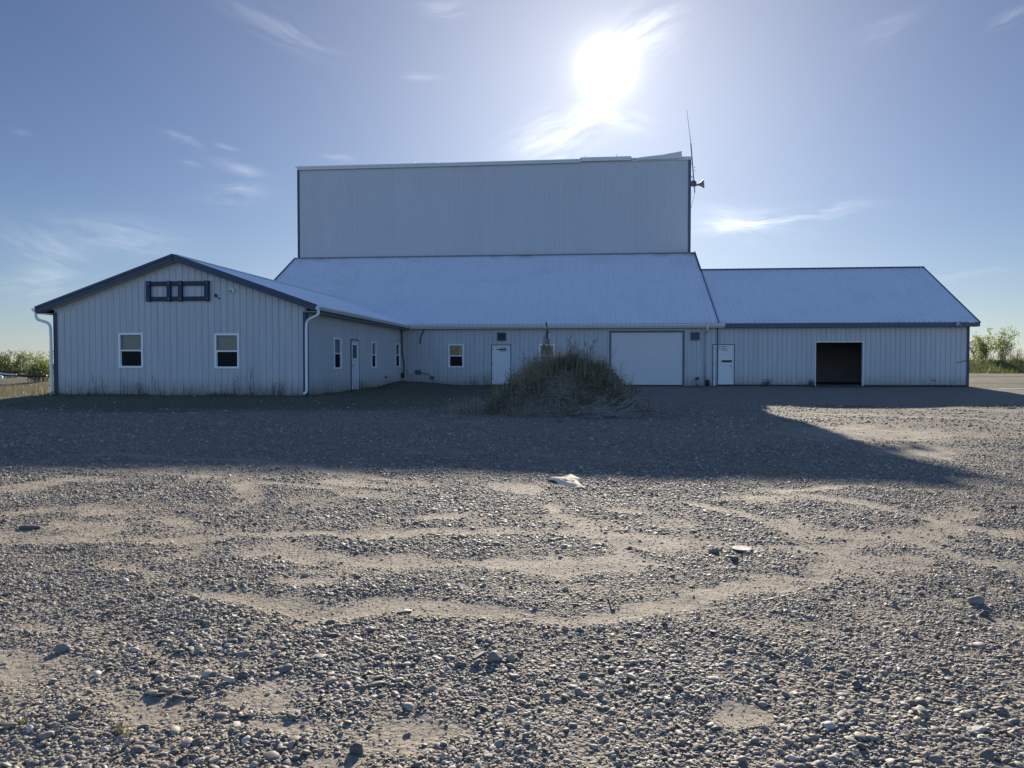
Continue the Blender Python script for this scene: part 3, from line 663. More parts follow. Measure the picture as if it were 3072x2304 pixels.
# ---- windows: frame > pane, sash rail, blind
def window(o, plane, P, kind, axis='Y'):
    x0_, x1_, z0, z1 = o
    def T(a, n, z): return (a, P - n, z) if axis == 'Y' else (P + n, a, z)
    def bx(mb, a0, a1, n0, n1, z0, z1):
        p, q = T(a0, n0, z0), T(a1, n1, z1); mb.box(*sorted((p[0], q[0])), *sorted((p[1], q[1])), *sorted((p[2], q[2]))); return mb
    fw = .055; mb = MB()
    bx(mb, x0_ - .012, x0_ + fw, -.09, .035, z0 - .01, z1 + .01); bx(mb, x1_ - fw, x1_ + .012, -.09, .035, z0 - .01, z1 + .01)
    bx(mb, x0_ + fw, x1_ - fw, -.09, .033, z1 - fw, z1 + .012); bx(mb, x0_ + fw, x1_ - fw, -.09, .033, z0 - .012, z0 + fw)
    w = mb.build('window', M['trim'], bld, bevel=.006)
    zm = (z0 + z1) / 2
    mb = MB(); bx(mb, x0_ + fw, x1_ - fw, -.05, .012, zm - .028, zm + .022)
    sw = .022
    for a0, a1, za, zb in ((x0_ + fw, x0_ + fw + sw, z0 + fw, zm - .028), (x1_ - fw - sw, x1_ - fw, z0 + fw, zm - .028)): bx(mb, a0, a1, -.05, -.01, za, zb)
    mb.build('sash', M['trim'], w)
    for za, zb, n in ((zm + .022, z1 - fw, -.03), (z0 + fw, zm - .028, -.045)):
        mb = MB(); mb.quad(T(x0_ + fw, n, za), T(x1_ - fw, n, za), T(x1_ - fw, n, zb), T(x0_ + fw, n, zb)); mb.build('pane', M['glass'], w)
    mb = MB(); mb.quad(T(x0_ + fw, -.02, z0 + fw), T(x1_ - fw, -.02, z0 + fw), T(x1_ - fw, -.02, zm - .03), T(x0_ + fw, -.02, zm - .03)); mb.build('insect_screen', M['screen'], w)
    if kind == 'blind':
        mb = MB(); bx(mb, x0_ + .02, x1_ - .02, -.13, -.115, zm + .01, z1 - .01); mb.build('blind', M['blind'], w)
    if kind == 'curtain':
        mb = MB(); xa, xb = x1_ - .26, x1_ - .02; n = 12
        for i in range(n):
            a, b = xa + (xb - xa) * i / n, xa + (xb - xa) * (i + 1) / n; na, nb = (-.17 - .02 * math.sin(i * 1.6), -.17 - .02 * math.sin((i + 1) * 1.6))
            mb.quad(T(a, na, z0), T(b, nb, z0), T(b, nb, z1), T(a, na, z1))
        mb.build('curtain', M['curtain'], w)
    if kind == 'tan':
        mb = MB(); bx(mb, x0_ + .02, x1_ - .02, -.13, -.115, z0 + .1, z1 - .01); mb.build('blind', M['tanblind'], w)
    return w
for o in (g1, g2): window(o, None, DG, 'blind')
for o in (s1, s2, s3): window(o, None, XSW, 'blind', 'X')
window(winA, None, DM, 'curtain'); window(winB, None, DM, 'tan')
# ---- doors
def frame_boxes(mb, o, axis, P, w, n0, n1, zb=-.05):
    def T(a, n, z): return (a, P - n, z) if axis == 'Y' else (P + n, a, z)
    def bx(a0, a1, z0, z1):
        p, q = T(a0, n0, z0), T(a1, n1, z1); mb.box(*sorted((p[0], q[0])), *sorted((p[1], q[1])), z0, z1)
    bx(o[0], o[0] + w, zb, o[3]); bx(o[1] - w, o[1], zb, o[3]); bx(o[0] + w, o[1] - w, o[3] - w, o[3])
def door_y(o, extras):
    x0_, x1_, _, z1 = o; mb = MB(); mb.box(x0_ + .07, x1_ - .07, DM - .005, DM + .04, .0, z1 - .07); dr = mb.build('door', M['door'], bld, bevel=.006)
    mb = MB(); frame_boxes(mb, (x0_ + .025, x1_ - .025, 0, z1 - .025), 'Y', DM, .04, -.05, .02); mb.build('door_frame', M['white'], dr)
    mb = MB(); frame_boxes(mb, (x0_ - .02, x1_ + .02, 0, z1 + .02), 'Y', DM, .043, -.04, .028); mb.build('door_trim', M['blue'], dr)
    for zz in (.25, 1.0, 1.75): MB().box(x0_ + .05, x0_ + .085, DM - .03, DM - .006, zz, zz + .1).build('hinge', M['metal'], dr)
    return dr
dr = door_y(door2, 0)
a, b = onY(2165, 1080.5, DM), onY(2195.5, 1086.8, DM); mb = MB(); mb.box(a[0], b[0], DM - .03, DM - .008, b[2], a[2]); mb.build('plate', M['dark'], dr)
p = onY(2192.5, 1097, DM); mb = MB(); mb.lathe((p[0], DM - .006, p[2]), (0, -1, 0), [(0, .035), (.012, .035), (.014, .015), (.04, .015), (.045, .03), (.07, .032), (.08, .0)], 14); mb.build('handle', M['metal'], dr, True)
mb = MB()
for (u0, u1, v) in ((2154, 2180.5, 1040.6), (2156, 2180, 1045.6), (2152, 2183.5, 1050.5)):   # three rows of lettering too worn to read
    a, b = onY(u0, v, DM), onY(u1, v, DM); x = a[0]
    while x < b[0]:
        w = random.choice((.012, .02, .02, .026)); hh = .026
        if random.random() < .88: mb.box(x, x + .007, DM - .0085, DM - .0065, a[2] - hh, a[2] + hh); mb.box(x + .007, min(x + w, b[0]), DM - .0085, DM - .0065, a[2] + random.choice((-.022, .0, .016)), a[2] + random.choice((.02, .026)))
        x += w + .012
mb.build('lettering', M['ink'], dr)
dr = door_y(door1, 0)
a, b = onY(1490, 1048, DM), onY(1519, 1049, DM); mb = MB(); mb.bar((a[0], DM - .02, a[2]), (b[0], DM - .02, a[2]), .02, .045)
for k_ in range(4): x = b[0] - .3 + k_ * .085; mb.bar((x, DM - .03, a[2] - .11), (x + .04, DM - .03, a[2] + .1), .014, .02)
mb.build('bent_latch', M['dark'], dr)
# glazed door on the receding wall
y0_, y1_, _, z1 = sd
mb = MB(); mb.box(XSW - .04, XSW + .004, y0_ + .09, y1_ - .07, .0, z1 - .09); dr = mb.build('door', M['door'], bld, bevel=.006)
mb = MB(); frame_boxes(mb, (y0_ + .04, y1_ - .03, 0, z1 - .03), 'X', XSW, .045, -.06, .03); mb.build('door_frame', M['white'], dr)
mb = MB(); frame_boxes(mb, (y0_, y1_ + .02, 0, z1 + .01), 'X', XSW, .05, -.06, .036); mb.build('door_trim', M['blue'], dr)
a, b = onX(1051, 1034, XSW), onX(1062.5, 1075, XSW)
ya, yb = y0_ + .22, y0_ + .22 + .55
mb = MB(); mb.box(XSW - .02, XSW + .022, ya - .04, yb + .04, b[2] - .04, a[2] + .04); mb.build('window_bead', M['white'], dr)
mb = MB(); mb.box(XSW + .005, XSW + .026, ya, yb, b[2], a[2]); mb.build('pane', simple('dark_glass', (.012, .014, .018), .06, noise=0), dr)
mb = MB(); mb.lathe((XSW + .004, y0_ + .16, .98), (1, 0, 0), [(0, .03), (.012, .03), (.014, .014), (.045, .014), (.05, .028), (.075, .03), (.085, 0)], 14); mb.build('handle', M['metal'], dr, True)
# garage door
x0_, x1_, _, z1 = gar
mb = MB(); npan = 4; hz = z1 / npan; mb.box(x0_ + .01, x1_ - .01, DM + .046, DM + .075, 0, z1)
for i in range(npan):
    mb.box(x0_ + .02, x1_ - .02, DM + .03, DM + .07, i * hz + .008, (i + 1) * hz - .008)
    for k_ in range(5): zz = i * hz + hz * (.16 + .17 * k_); mb.box(x0_ + .05, x1_ - .05, DM + .026, DM + .031, zz, zz + .03)
gd = mb.build('garage_door', M['gdoor'], bld, bevel=.006)
mb = MB(); frame_boxes(mb, (x0_ - .06, x1_ + .06, 0, z1 + .06), 'Y', DM, .075, -.1, .03); mb.build('door_trim', M['fasciagrey'], gd)
mb = MB(); mb.box(x0_ + .02, x1_ - .02, DM + .02, DM + .075, -.05, .006); mb.build('weather_seal', M['dark'], gd)
# open doorway with jambs and a dim room behind it
x0_, x1_, _, z1 = bay
mb = MB(); mb.box(x0_ - .018, x0_ + .012, DM - .036, DM + .14, -.1, z1 + .018); mb.box(x1_ - .012, x1_ + .022, DM - .036, DM + .14, -.1, z1 + .018); mb.box(x0_ + .012, x1_ - .012, DM - .036, DM + .14, z1 - .012, z1 + .022); mb.build('door_jamb', M['white'], bld)
mb = MB(); mb.box(XJ + .5, XRW - .3, DM + .2, D2 - .6, -.09, -.03); mb.build('floor', M['mound'], bld)
mb = MB()
mb.quad((XJ + .3, DM + 7, 0), (XRW - .3, DM + 7, 0), (XRW - .3, DM + 7, 3.4), (XJ + .3, DM + 7, 3.4))
mb.build('inner_wall', simple('barn_interior', (.40, .40, .42), .9, noise=.3, nscale=1.2), bld)
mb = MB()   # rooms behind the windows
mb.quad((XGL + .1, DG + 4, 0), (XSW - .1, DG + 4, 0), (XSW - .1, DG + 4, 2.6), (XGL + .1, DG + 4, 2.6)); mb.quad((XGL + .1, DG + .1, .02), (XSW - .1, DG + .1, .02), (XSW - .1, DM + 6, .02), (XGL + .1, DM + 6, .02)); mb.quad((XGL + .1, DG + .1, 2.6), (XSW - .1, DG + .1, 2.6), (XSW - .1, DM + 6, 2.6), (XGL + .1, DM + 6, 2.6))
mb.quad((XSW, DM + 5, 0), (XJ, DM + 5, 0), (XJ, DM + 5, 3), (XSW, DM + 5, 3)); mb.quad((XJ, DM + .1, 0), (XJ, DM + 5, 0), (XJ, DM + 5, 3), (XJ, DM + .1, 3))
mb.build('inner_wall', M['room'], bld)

#FIXTURES
def attach(name, mb, m, label, cat, group=None, smooth=False, bevel=0):
    return tag(mb.build(name, m, None, smooth, bevel), label, cat, group)
# blue timber sign frame on the gable
sf = empty('sign_frame', onY(533, 902, DG - .05), 'dark blue empty timber sign frame fixed high on the gable wall', 'sign frame')
c = [onY(u, v, DG - .06) for u, v in ((437.5, 845), (628, 902))]; X0, Z1 = c[0][0], c[0][2]; X1, Z0 = c[1][0], c[1][2]
y1, y2 = DG - .02, DG - .075
mb = MB(); mb.box(X0, X1, y2, y1, Z1 - .15, Z1); mb.build('rail', M['wood'], sf, bevel=.006); mb = MB(); mb.box(X0, X1, y2, y1, Z0, Z0 + .15); mb.build('rail', M['wood'], sf, bevel=.006)
for u0, u1 in ((438, 450), (500, 511), (534, 546), (613, 626)):
    a, b = onY(u0, 870, DG - .1)[0], onY(u1, 870, DG - .1)[0]; mb = MB(); mb.box(a, b, y2 - .05, y1 - .002, Z0 - .015, Z1 + .012); mb.build('post', M['wood'], sf, bevel=.006)
for u in (444, 505, 540, 620):
    for zz in (Z0 + .07, Z1 - .07): x = onY(u, 870, DG - .13)[0]; MB().lathe((x, y2 - .05, zz), (0, -1, 0), [(0, .02), (.012, .018), (.014, 0)], 8).build('bolt', M['metal'], sf)
# white junction light right of the frame
p = onY(698, 873, DG); fl = empty('security_light', (p[0], DG, p[2]), 'small white box light on the gable wall right of the blue frame', 'light')
mb = MB(); mb.box(p[0] - .07, p[0] + .07, DG - .1, DG - .018, p[2] - .065, p[2] + .065); mb.build('housing', M['white'], fl, bevel=.008)
mb = MB(); mb.lathe((p[0] - .015, DG - .1, p[2] + .0), (-.15, -1, -.1), [(0, .04), (.06, .045), (.07, .03), (.07, 0)], 14); mb.build('lens', M['metal'], fl, True)
p = onY(651, 889, DG); mb = MB(); mb.bar((p[0] - .05, DG - .04, p[2] + .02), (p[0] + .13, DG - .05, p[2] - .09), .025, .025); mb.bar((p[0] - .06, DG - .04, p[2] + .06), (p[0] - .03, DG - .06, p[2] - .02), .03, .03); mb.bar((p[0] - .02, DG - .05, p[2] + .09), (p[0] - .01, DG - .05, p[2] + .01), .04, .04)
attach('cable_bracket', mb, M['dark'], 'small dark broken bracket on the gable between blue frame and white light', 'bracket')
# wall vents
def vent(u0, v0, u1, v1, label):
    a, b = onY(u0, v0, DM), onY(u1, v1, DM); e = empty('wall_vent', ((a[0] + b[0]) / 2, DM, b[2]), label, 'vent', 'dark square vents on the long wall')
    mb = MB(); frame_boxes(mb, (a[0], b[0], 0, a[2]), 'Y', DM, .04, .005, .09, b[2]); mb.box(a[0] + .04, b[0] - .04, DM - .09, DM - .005, b[2], b[2] + .04); mb.build('hood', M['vent'], e, bevel=.005)
    mb = MB(); n = 6; h = (a[2] - b[2] - .08) / n
    for i in range(n): zz = b[2] + .04 + i * h; mb.quad((a[0] + .04, DM - .08, zz), (b[0] - .04, DM - .08, zz), (b[0] - .04, DM - .03, zz + h * 1.15), (a[0] + .04, DM - .03, zz + h * 1.15))
    mb.build('louvre', M['vent'] if u0 < 2000 else M['ventlight'], e)
    mb = MB(); mb.box(a[0] + .04, b[0] - .04, DM - .028, DM - .022, b[2] + .04, a[2] - .04); mb.build('back_panel', M['dark'], e); return e
vent(1492, 998.3, 1517.7, 1021.6, 'square dark wall vent above the white door behind the mound'); vent(2071.5, 997, 2098, 1020.6, 'square dark wall vent just right of the garage door')
# utility boxes and cables in the corner
p = onY(1255, 1116, DM); ub = empty('utility_box', (p[0], DM, p[2]), 'dark grey utility box with a bent pipe low on wall near the corner', 'utility box')
mb = MB(); mb.box(p[0] - .13, p[0] + .13, DM - .16, DM - .022, p[2] - .1, p[2] + .1); mb.build('housing', M['vent'], ub, bevel=.008)
q = onY(1290, 1123, DM); r = onY(1299, 1133, DM); mb = MB().tube(arc([(p[0] + .13, DM - .1, p[2] - .02), (q[0], DM - .12, q[2]), (r[0] - .03, DM - .12, r[2])]), .018, 7); mb.build('pipe', M['vent'], ub, True)
mb = MB(); mb.box(r[0] - .1, r[0] + .06, DM - .15, DM - .022, r[2] - .08, r[2] + .07); attach('outlet_box', mb, M['vent'], 'small dark outlet box at wall foot below window with mustard curtain', 'outlet box', bevel=.008)
a, b = onY(1225, 1106, DM), onY(1239, 1124, DM); mb = MB(); mb.box(a[0], b[0], DM - .1, DM - .022, b[2], a[2] - .02); mb.box(a[0] - .02, b[0] + .02, DM - .13, DM - .022, a[2] - .02, a[2]); attach('meter_cabinet', mb, M['siding'], 'pale meter cabinet on the wall left of the dark utility box', 'meter cabinet', bevel=.008)
pts = [onY(u, v, DM - .07) for u, v in ((1204, 984), (1206, 1020), (1206, 1045), (1208, 1065), (1211, 1085), (1213, 1100), (1211, 1118), (1207, 1128))]
attach('hanging_cable', MB().tube(arc(pts, 3), .028, 7), M['dark'], 'long black cable hanging in the inner corner down to the ground', 'cable', smooth=True)
pts = [onY(u, v, DM - .08) for u, v in ((1273, 988), (1267, 1000), (1262, 1012), (1260, 1024), (1261, 1031))]
attach('hanging_cable', MB().tube(arc(pts, 3), .024, 7), M['dark'], 'short loose black cable dangling under the eave left of the curtained window', 'cable', smooth=True)
p = onX(1155.5, 1131.5, XSW); mb = MB(); mb.box(XSW + .02, XSW + .07, p[1] - .12, p[1] + .12, p[2] - .06, p[2] + .06); mb.box(XSW + .07, XSW + .085, p[1] - .08, p[1] + .03, p[2] - .03, p[2] + .05); attach('outlet_box', mb, M['vent'], 'small outlet box low on the receding wall between narrow windows', 'outlet box', bevel=.006)
# conduit bundle at corner foot
p = onY(1206, 1126, DM); mb = MB(); mb.box(p[0] - .02, p[0] + .14, DM - .14, DM - .03, p[2] - .12, p[2] + .12); attach('cable_box', mb, M['dark'], 'dark box at the foot of the long hanging cable', 'cable box', bevel=.008)
# pipe and boot right of garage door
p = onY(2092, 1145, DM - .15); vp = empty('vent_pipe', (p[0], DM - .15, -.03), 'short grey capped vent pipe at wall foot beside the garage door', 'vent pipe')
mb = MB().tube([(p[0], DM - .15, -.06), (p[0], DM - .15, .28)], .045, 12); mb.build('pipe', M['metal'], vp, True)
mb = MB().lathe((p[0], DM - .15, .27), (0, 0, 1), [(0, 0), (0, .075), (.03, .09), (.1, .09), (.13, .05), (.14, 0)], 14); mb.build('cap', M['vent'], vp, True)
p = onY(2119, 1150, DM - .1); mb = MB().tube(arc([(p[0] - .02, DM - .1, -.06), (p[0] - .02, DM - .1, .22), (p[0] + .1, DM - .12, .24), (p[0] + .1, DM - .14, -.06)]), .05, 10); attach('drain_elbow', mb, M['dark'], 'black bent drain pipe at the wall foot left of lettered door', 'drain pipe', smooth=True)
# round lamp under fascia, far right
p = onY(2876, 973, YE - .06); dl = empty('eave_light', p, 'round pale lamp on the blue eave fascia at far right', 'light')
mb = MB().lathe((p[0], YE - .02, p[2] - .02), (0, -1, 0), [(0, .09), (.03, .09), (.04, .04), (.05, .04)], 16); mb.build('base', M['white'], dl, True)
mb = MB().lathe((p[0], YE - .06, p[2] - .03), (0, -.8, -.4), [(0, .05), (.05, .085), (.11, .09), (.15, .06), (.165, 0)], 16); mb.build('globe', M['blind'], dl, True)
# scratch marks are part of the wall: dents near the right corner
mb = MB()
for (u0, v0, u1, v1) in ((2869, 1088, 2880, 1086.5), (2880, 1087, 2902, 1080), (2904, 1078, 2914, 1073), (2793, 1142, 2806, 1140.5)):
    a, b = onY(u0, v0, DM - .03), onY(u1, v1, DM - .03); MB().bar((a[0], DM - .03, a[2]), (b[0], DM - .03, b[2]), .008, .028).build('scrape_mark', M['dark'], bld)
# antenna mast and horn loudspeakers at the tall corner
YM = DT + .35
pm = [onY(u, v, YM) for u, v in ((2084.5, 578), (2072.5, 430), (2060.5, 330))]
am = empty('antenna_mast', pm[0], 'thin leaning antenna mast clamped to the tall block corner', 'antenna')
MB().tube([pm[0], pm[1]], .035, 8).build('mast', M['metal'], am, True); MB().tube([pm[1], pm[2]], [.02, .009], 6).build('whip', M['metal'], am, True)
mb = MB()
for v in (491, 530, 556):
    t = (578 - v) / 148.; b = Vector(pm[0]).lerp(Vector(pm[1]), t); MB().bar((XTR + .02, YM, b.z), tuple(b), .035, .035).build('bracket', M['metal'], am)
for v in (503, 512): t = (578 - v) / 148.; b = Vector(pm[0]).lerp(Vector(pm[1]), t); MB().bar((b.x - .03, YM, b.z), (b.x + .16, YM, b.z + .02), .02, .02).build('rung', M['metal'], am)
mb.bar((XTR + .12, YM, pm[1][2] - 1.9), (XTR + .18, YM, pm[0][2] + .6), .02, .02)
mb.build('rod', M['metal'], am)
a = onY(2072, 632, YM); MB().tube([pm[0], (XTR + .05, YM, a[2])], .012, 5).build('guy_wire', M['metal'], am)
def horn(p, d, s, label):
    h = empty('horn_speaker', p, label, 'loudspeaker', 'horn loudspeakers on the mast')
    MB().lathe(p, d, [(0, .0), (0, .05 * s), (.08 * s, .06 * s), (.16 * s, .09 * s), (.30 * s, .17 * s), (.40 * s, .26 * s), (.42 * s, .27 * s), (.40 * s, .25 * s), (.2 * s, .09 * s), (.15 * s, 0)], 22).build('horn', M['horn'], h, True)
    q = Vector(p) - Vector(d).normalized() * .18 * s; MB().lathe(q, d, [(0, 0), (.01, .085 * s), (.17 * s, .09 * s), (.19 * s, .05 * s)], 16).build('driver', M['horn'], h, True); return h
p = onY(2090, 554.5, YM - .12); horn(p, (.95, -.25, .06), 1.0, 'grey horn loudspeaker flaring outward right of the mast')
p = onY(2083.5, 553.5, YM - .1); horn(p, (-.35, -.9, .0), .72, 'smaller grey horn loudspeaker tucked between mast and wall')
#VEG
def blades(name, xy, hmin, hmax, w, m, lean=.35, bend=.4, z=None, parent=None, hscale=None, seg=2):
    n = len(xy); x, y = xy[:, 0], xy[:, 1]; zz = ground(x, y) - .01 if z is None else z
    h = rng.uniform(hmin, hmax, n) * (1 if hscale is None else hscale); th = rng.uniform(0, 6.28, n); ln = rng.normal(0, lean, n); ld = rng.uniform(0, 6.28, n)
    b = np.stack([x, y, zz], -1); side = np.stack([np.cos(th), np.sin(th), 0 * th], -1) * (w * rng.uniform(.6, 1.3, n))[:, None]
    dirn = np.stack([np.cos(ld) * ln, np.sin(ld) * ln, np.ones(n)], -1); droop = np.stack([np.cos(ld), np.sin(ld), -.3 * np.ones(n)], -1) * (bend * np.abs(ln))[:, None]
    rows = []
    for i in range(seg + 1):
        t = i / seg; c = b + dirn * (h * t)[:, None] + droop * (h * t * t)[:, None]; ws = (1 - t) ** .7
        rows += [c - side * ws, c + side * max(ws, .04)]
    V = np.stack(rows, 1).reshape(-1, 3); k = 2 * (seg + 1); base = np.arange(n)[:, None] * k
    Fc = np.concatenate([base + np.array([2 * i, 2 * i + 1, 2 * i + 3, 2 * i + 2]) for i in range(seg)], 0)
    return np_mesh(name, V, Fc, m, parent=parent)
def leaves(name, C, s0, s1, m, parent=None, up=.3):
    n = len(C); d = rng.normal(0, 1, (n, 3)); d[:, 2] += up; d /= np.linalg.norm(d, axis=1)[:, None]
    e = np.cross(d, rng.normal(0, 1, (n, 3))); e /= np.linalg.norm(e, axis=1)[:, None]; f = np.cross(d, e)
    s = rng.uniform(s0, s1, n)[:, None]
    V = np.stack([C - e * s, C + f * s * .45 + d * s * .12, C + e * s, C - f * s * .45 + d * s * .12], 1).reshape(-1, 3)
    return np_mesh(name, V, np.arange(n)[:, None] * 4 + np.arange(4), m, parent=parent)
def stems(mb, base, n, hmin, hmax, spread, r0, twigs=3, rnd=random, tips=None, wob=.12):
    for _ in range(n):
        a = rnd.uniform(0, 6.28); s = rnd.uniform(.1, 1) * spread; h = rnd.uniform(hmin, hmax); p0 = Vector(base) + Vector((math.cos(a) * s * .25, math.sin(a) * s * .25, 0))
        pts = [p0]; k = 5
        for i in range(1, k + 1):
            t = i / k; pts.append(p0 + Vector((math.cos(a) * s * t ** 1.3 + rnd.gauss(0, wob * .3), math.sin(a) * s * t ** 1.3 + rnd.gauss(0, wob * .3), h * t)))
        mb.tube(pts, [r0 * (1 - .8 * i / k) for i in range(k + 1)], 5)
        if tips is not None: tips += pts[2:]
        for _t in range(twigs):
            i = rnd.randint(1, k - 1); q = pts[i]; dd = Vector((rnd.gauss(0, 1), rnd.gauss(0, 1), rnd.uniform(.3, 1.4))).normalized() * h * rnd.uniform(.12, .3); mid = q + dd * .5 + Vector((rnd.gauss(0, .02), rnd.gauss(0, .02), .02))
            mb.tube([q, mid, q + dd], [r0 * .45, r0 * .35, r0 * .15], 4)
            if tips is not None: tips += [mid, q + dd]
def bush(name, x, y, h, spread, nst, nl, label, m, s0=.03, s1=.07, cat='bush', z=None, group=None, jit=.13):
    z = gz(x, y) if z is None else z
    e = empty(name, (x, y, z), label, cat, group); mb = MB(); tips = []
    stems(mb, (x, y, z), nst, h * .55, h, spread, .018, 6, tips=tips); mb.build('stem', M['bark'], e)
    T = np.array([tuple(t) for t in tips]); w = np.clip((T[:, 2] - z) / h, .1, 1); idx = rng.choice(len(T), nl, p=w / w.sum())
    C = T[idx] + rng.normal(0, jit, (nl, 3)); C = C[C[:, 2] > z + .03]; leaves('foliage', C, s0, s1, m, e); return e
# --- right background
def at(u, Y): r = ray(u, 1090); k_ = Y / r[1]; return r[0] * k_
bush('leafy_bush', at(2952, 68), 68, 2.35, 1.15, 16, 1500, 'tall loose green sapling bush close to the right end of the building', M['leaf'], .05, .10)
bush('leafy_bush', at(3006, 69), 69, 2.9, 1.2, 16, 1400, 'tallest loose green bush on the grassy bank beyond the building', M['leaf'], .05, .10)
bush('leafy_bush', at(2934, 71), 71, 2.0, .9, 10, 800, 'dark leafy bush half hidden by the corner of the building', M['leafdark'], .05, .10)
bush('scrub_bush', at(3050, 72), 72, 1.2, 1.1, 12, 300, 'low twiggy scrub bush at the right edge of the photo', M['leafdark'], .04, .08)
bush('scrub_bush', at(3088, 72), 72, 1.5, 1.2, 12, 300, 'second low scrub bush past the right photo edge', M['leafdark'], .04, .08) if False else None
n = 9000; xy = np.stack([rng.uniform(22, 52, n), rng.uniform(60.2, 68.5, n)], -1); o = blades('bank_grass', xy, .12, .45, .022, M['grass'])
tag(o, 'sunlit green grass on the bank beyond the gravel', 'grass', kind='stuff')
n = 2500; xy = np.stack([rng.uniform(22, 60, n), rng.uniform(68, 74, n)], -1); o = blades('bank_scrub', xy, .4, 1.1, .018, M['drygrass'])
tag(o, 'dry grey-brown scrub along the top of the bank', 'scrub', kind='stuff')
# --- left background
bush('leafy_bush', at(128, 47), 47, 2.0, 1.0, 18, 1700, 'rounded yellow-green bush beside the left wall of the gabled wing', M['leaf'], .04, .08)
bush('leafy_bush', at(108, 46), 46, 1.0, .8, 10, 700, 'low dark bush under the rounded yellow-green bush', M['leafdark'], .04, .08)
bush('leafy_bush', at(34, 56), 56, 1.9, 1.5, 16, 1500, 'broad mid-green bush behind the black pipes at far left', M['leafdark'], .05, .10)
bush('leafy_bush', at(2, 58), 58, 2.2, 1.2, 14, 1200, 'dark green bush cut by the left photo edge', M['leafdark'], .05, .10)
bush('scrub_bush', at(70, 70), 70, 2.3, 1.8, 16, 700, 'pale brown scrub bush between the two green bushes at left', M['straw'], .04, .08)
n = 9000; xy = np.stack([rng.uniform(-34, -19.3, n), rng.uniform(25.2, 44, n)], -1); xy = xy[(xy[:, 0] < -19.3)]
o = blades('dry_grass', xy, .10, .42, .008, M['drygrass'], .5, .6); tag(o, 'dry brown grass at the left side of the gabled wing', 'dry grass', kind='stuff')
n = 5000; xy = np.stack([rng.uniform(-70, -19.3, n), rng.uniform(60, 90, n)], -1); o = blades('field_scrub', xy, .4, 1.3, .03, M['leafdark'], .4); tag(o, 'distant low scrub across the field on the left', 'scrub', kind='stuff')
def lay(name, u0, v0, u1, v1, Y, r, m, label, cat):
    a, b = onY(u0, v0, Y), onY(u1, v1, Y + .6); n = 8; pts = []
    for i in range(n + 1): t = i / n; p = Vector(a).lerp(Vector(b), t); pts.append((p.x, p.y, max(p.z, gz(p.x, p.y) + r * .6) + .03 * math.sin(t * 6)))
    return attach(name, MB().tube(pts, r, 10), m, label, cat, smooth=True)
lay('pipe', -60, 1116, 80, 1114, 46, .05, M['black'], 'upper black plastic pipe lying in the dry grass at far left', 'pipe')
lay('pipe', -60, 1124, 140, 1128, 44, .07, M['black'], 'thick black plastic pipe on the ground at far left', 'pipe')
lay('pipe', -50, 1116, 50, 1123.5, 43, .04, M['pvc'], 'white pipe lying across the black pipes at far left', 'pipe')
p = onY(3, 1128, 38); mb = MB().tube(arc([(p[0] - .5, 38, p[2] + .02), (p[0] + .06, 38, p[2] + .02), (p[0] + .12, 37.9, p[2] - .3)]), .05, 8); attach('pipe_elbow', mb, M['pvc'], 'white pipe elbow standing in dry grass at the left edge', 'pipe', smooth=True)
p = onY(62, 1082, 54); mb = MB(); mb.box(p[0] - .0, p[0] + .10, 54, 54.1, p[2] - .08, p[2] + .06); mb.box(p[0] + .04, p[0] + .06, 54.02, 54.04, gz(p[0], 54) - .1, p[2] - .08); attach('marker_post', mb, M['pvc'], 'tiny white marker post among the bushes at far left', 'marker')
# --- mound of earth with weeds
MX, MY = -.62, 21.9
def mound_h(x, y):
    dx, dy = (x - MX), (y - MY)
    r = np.sqrt((dx / np.where(dx < 0, 3.05, 2.95)) ** 2 + (dy / 2.2) ** 2) + .22 * fbm(x * 1.1, y * 1.1, 91, 3)
    h = 1.42 * (1 - sstep(.16, 1.0, r))
    return h + (.30 * fbm(x * 2.1, y * 2.1, 95, 4)) * (1 - sstep(.75, 1.05, r)) + (.13 * fbm(x * 7, y * 7, 97, 3)) * (1 - sstep(.9, 1.15, r))
gx = np.linspace(MX - 3.7, MX + 3.3, 130); gy = np.linspace(MY - 2.8, MY + 2.8, 100); GX, GY = np.meshgrid(gx, gy)
GZ = ground(GX, GY) + mound_h(GX, GY) - .03
i0 = (np.arange(99)[:, None] * 130 + np.arange(129)[None]).ravel()
mo = np_mesh('dirt_mound', np.stack([GX, GY, GZ], -1).reshape(-1, 3), np.stack([i0, i0 + 1, i0 + 131, i0 + 130], -1), M['mound'], True)
tag(mo, 'low weed-covered mound of earth standing in front of the long wall', 'mound')
def mz(x, y): return ground(x, y) + mound_h(x, y) - .04
def on_mound(n, cx_, cy_, sx, sy):
    return np.stack([MX + cx_ + rng.normal(0, sx, n), MY + cy_ + rng.normal(0, sy, n)], -1)
xy = np.concatenate([on_mound(4200, -.8, -.7, .85, .5), on_mound(900, .9, -.4, .8, .7), on_mound(500, -2.3, -.4, .6, .5)])
xy = xy[rng.random(len(xy)) < np.clip(.5 + 3.2 * fbm(xy[:, 0] * 1.9, xy[:, 1] * 1.9, 78, 3), .15, 1)]
o = blades('dry_stalks', xy, .10, .60, .0055, M['straw'], .30, .6, z=mz(xy[:, 0], xy[:, 1]), seg=3); tag(o, 'dry straw-coloured grass stalks covering the mound', 'dry grass', kind='stuff')
xy = np.concatenate([on_mound(3600, .3, -.5, .85, .65), on_mound(2400, -.9, -1.0, 1.3, .5)]); xy = xy[rng.random(len(xy)) < np.clip(.45 + 3.5 * fbm(xy[:, 0] * 1.6, xy[:, 1] * 1.6, 77, 3), .12, 1)]; zz = mz(xy[:, 0], xy[:, 1])
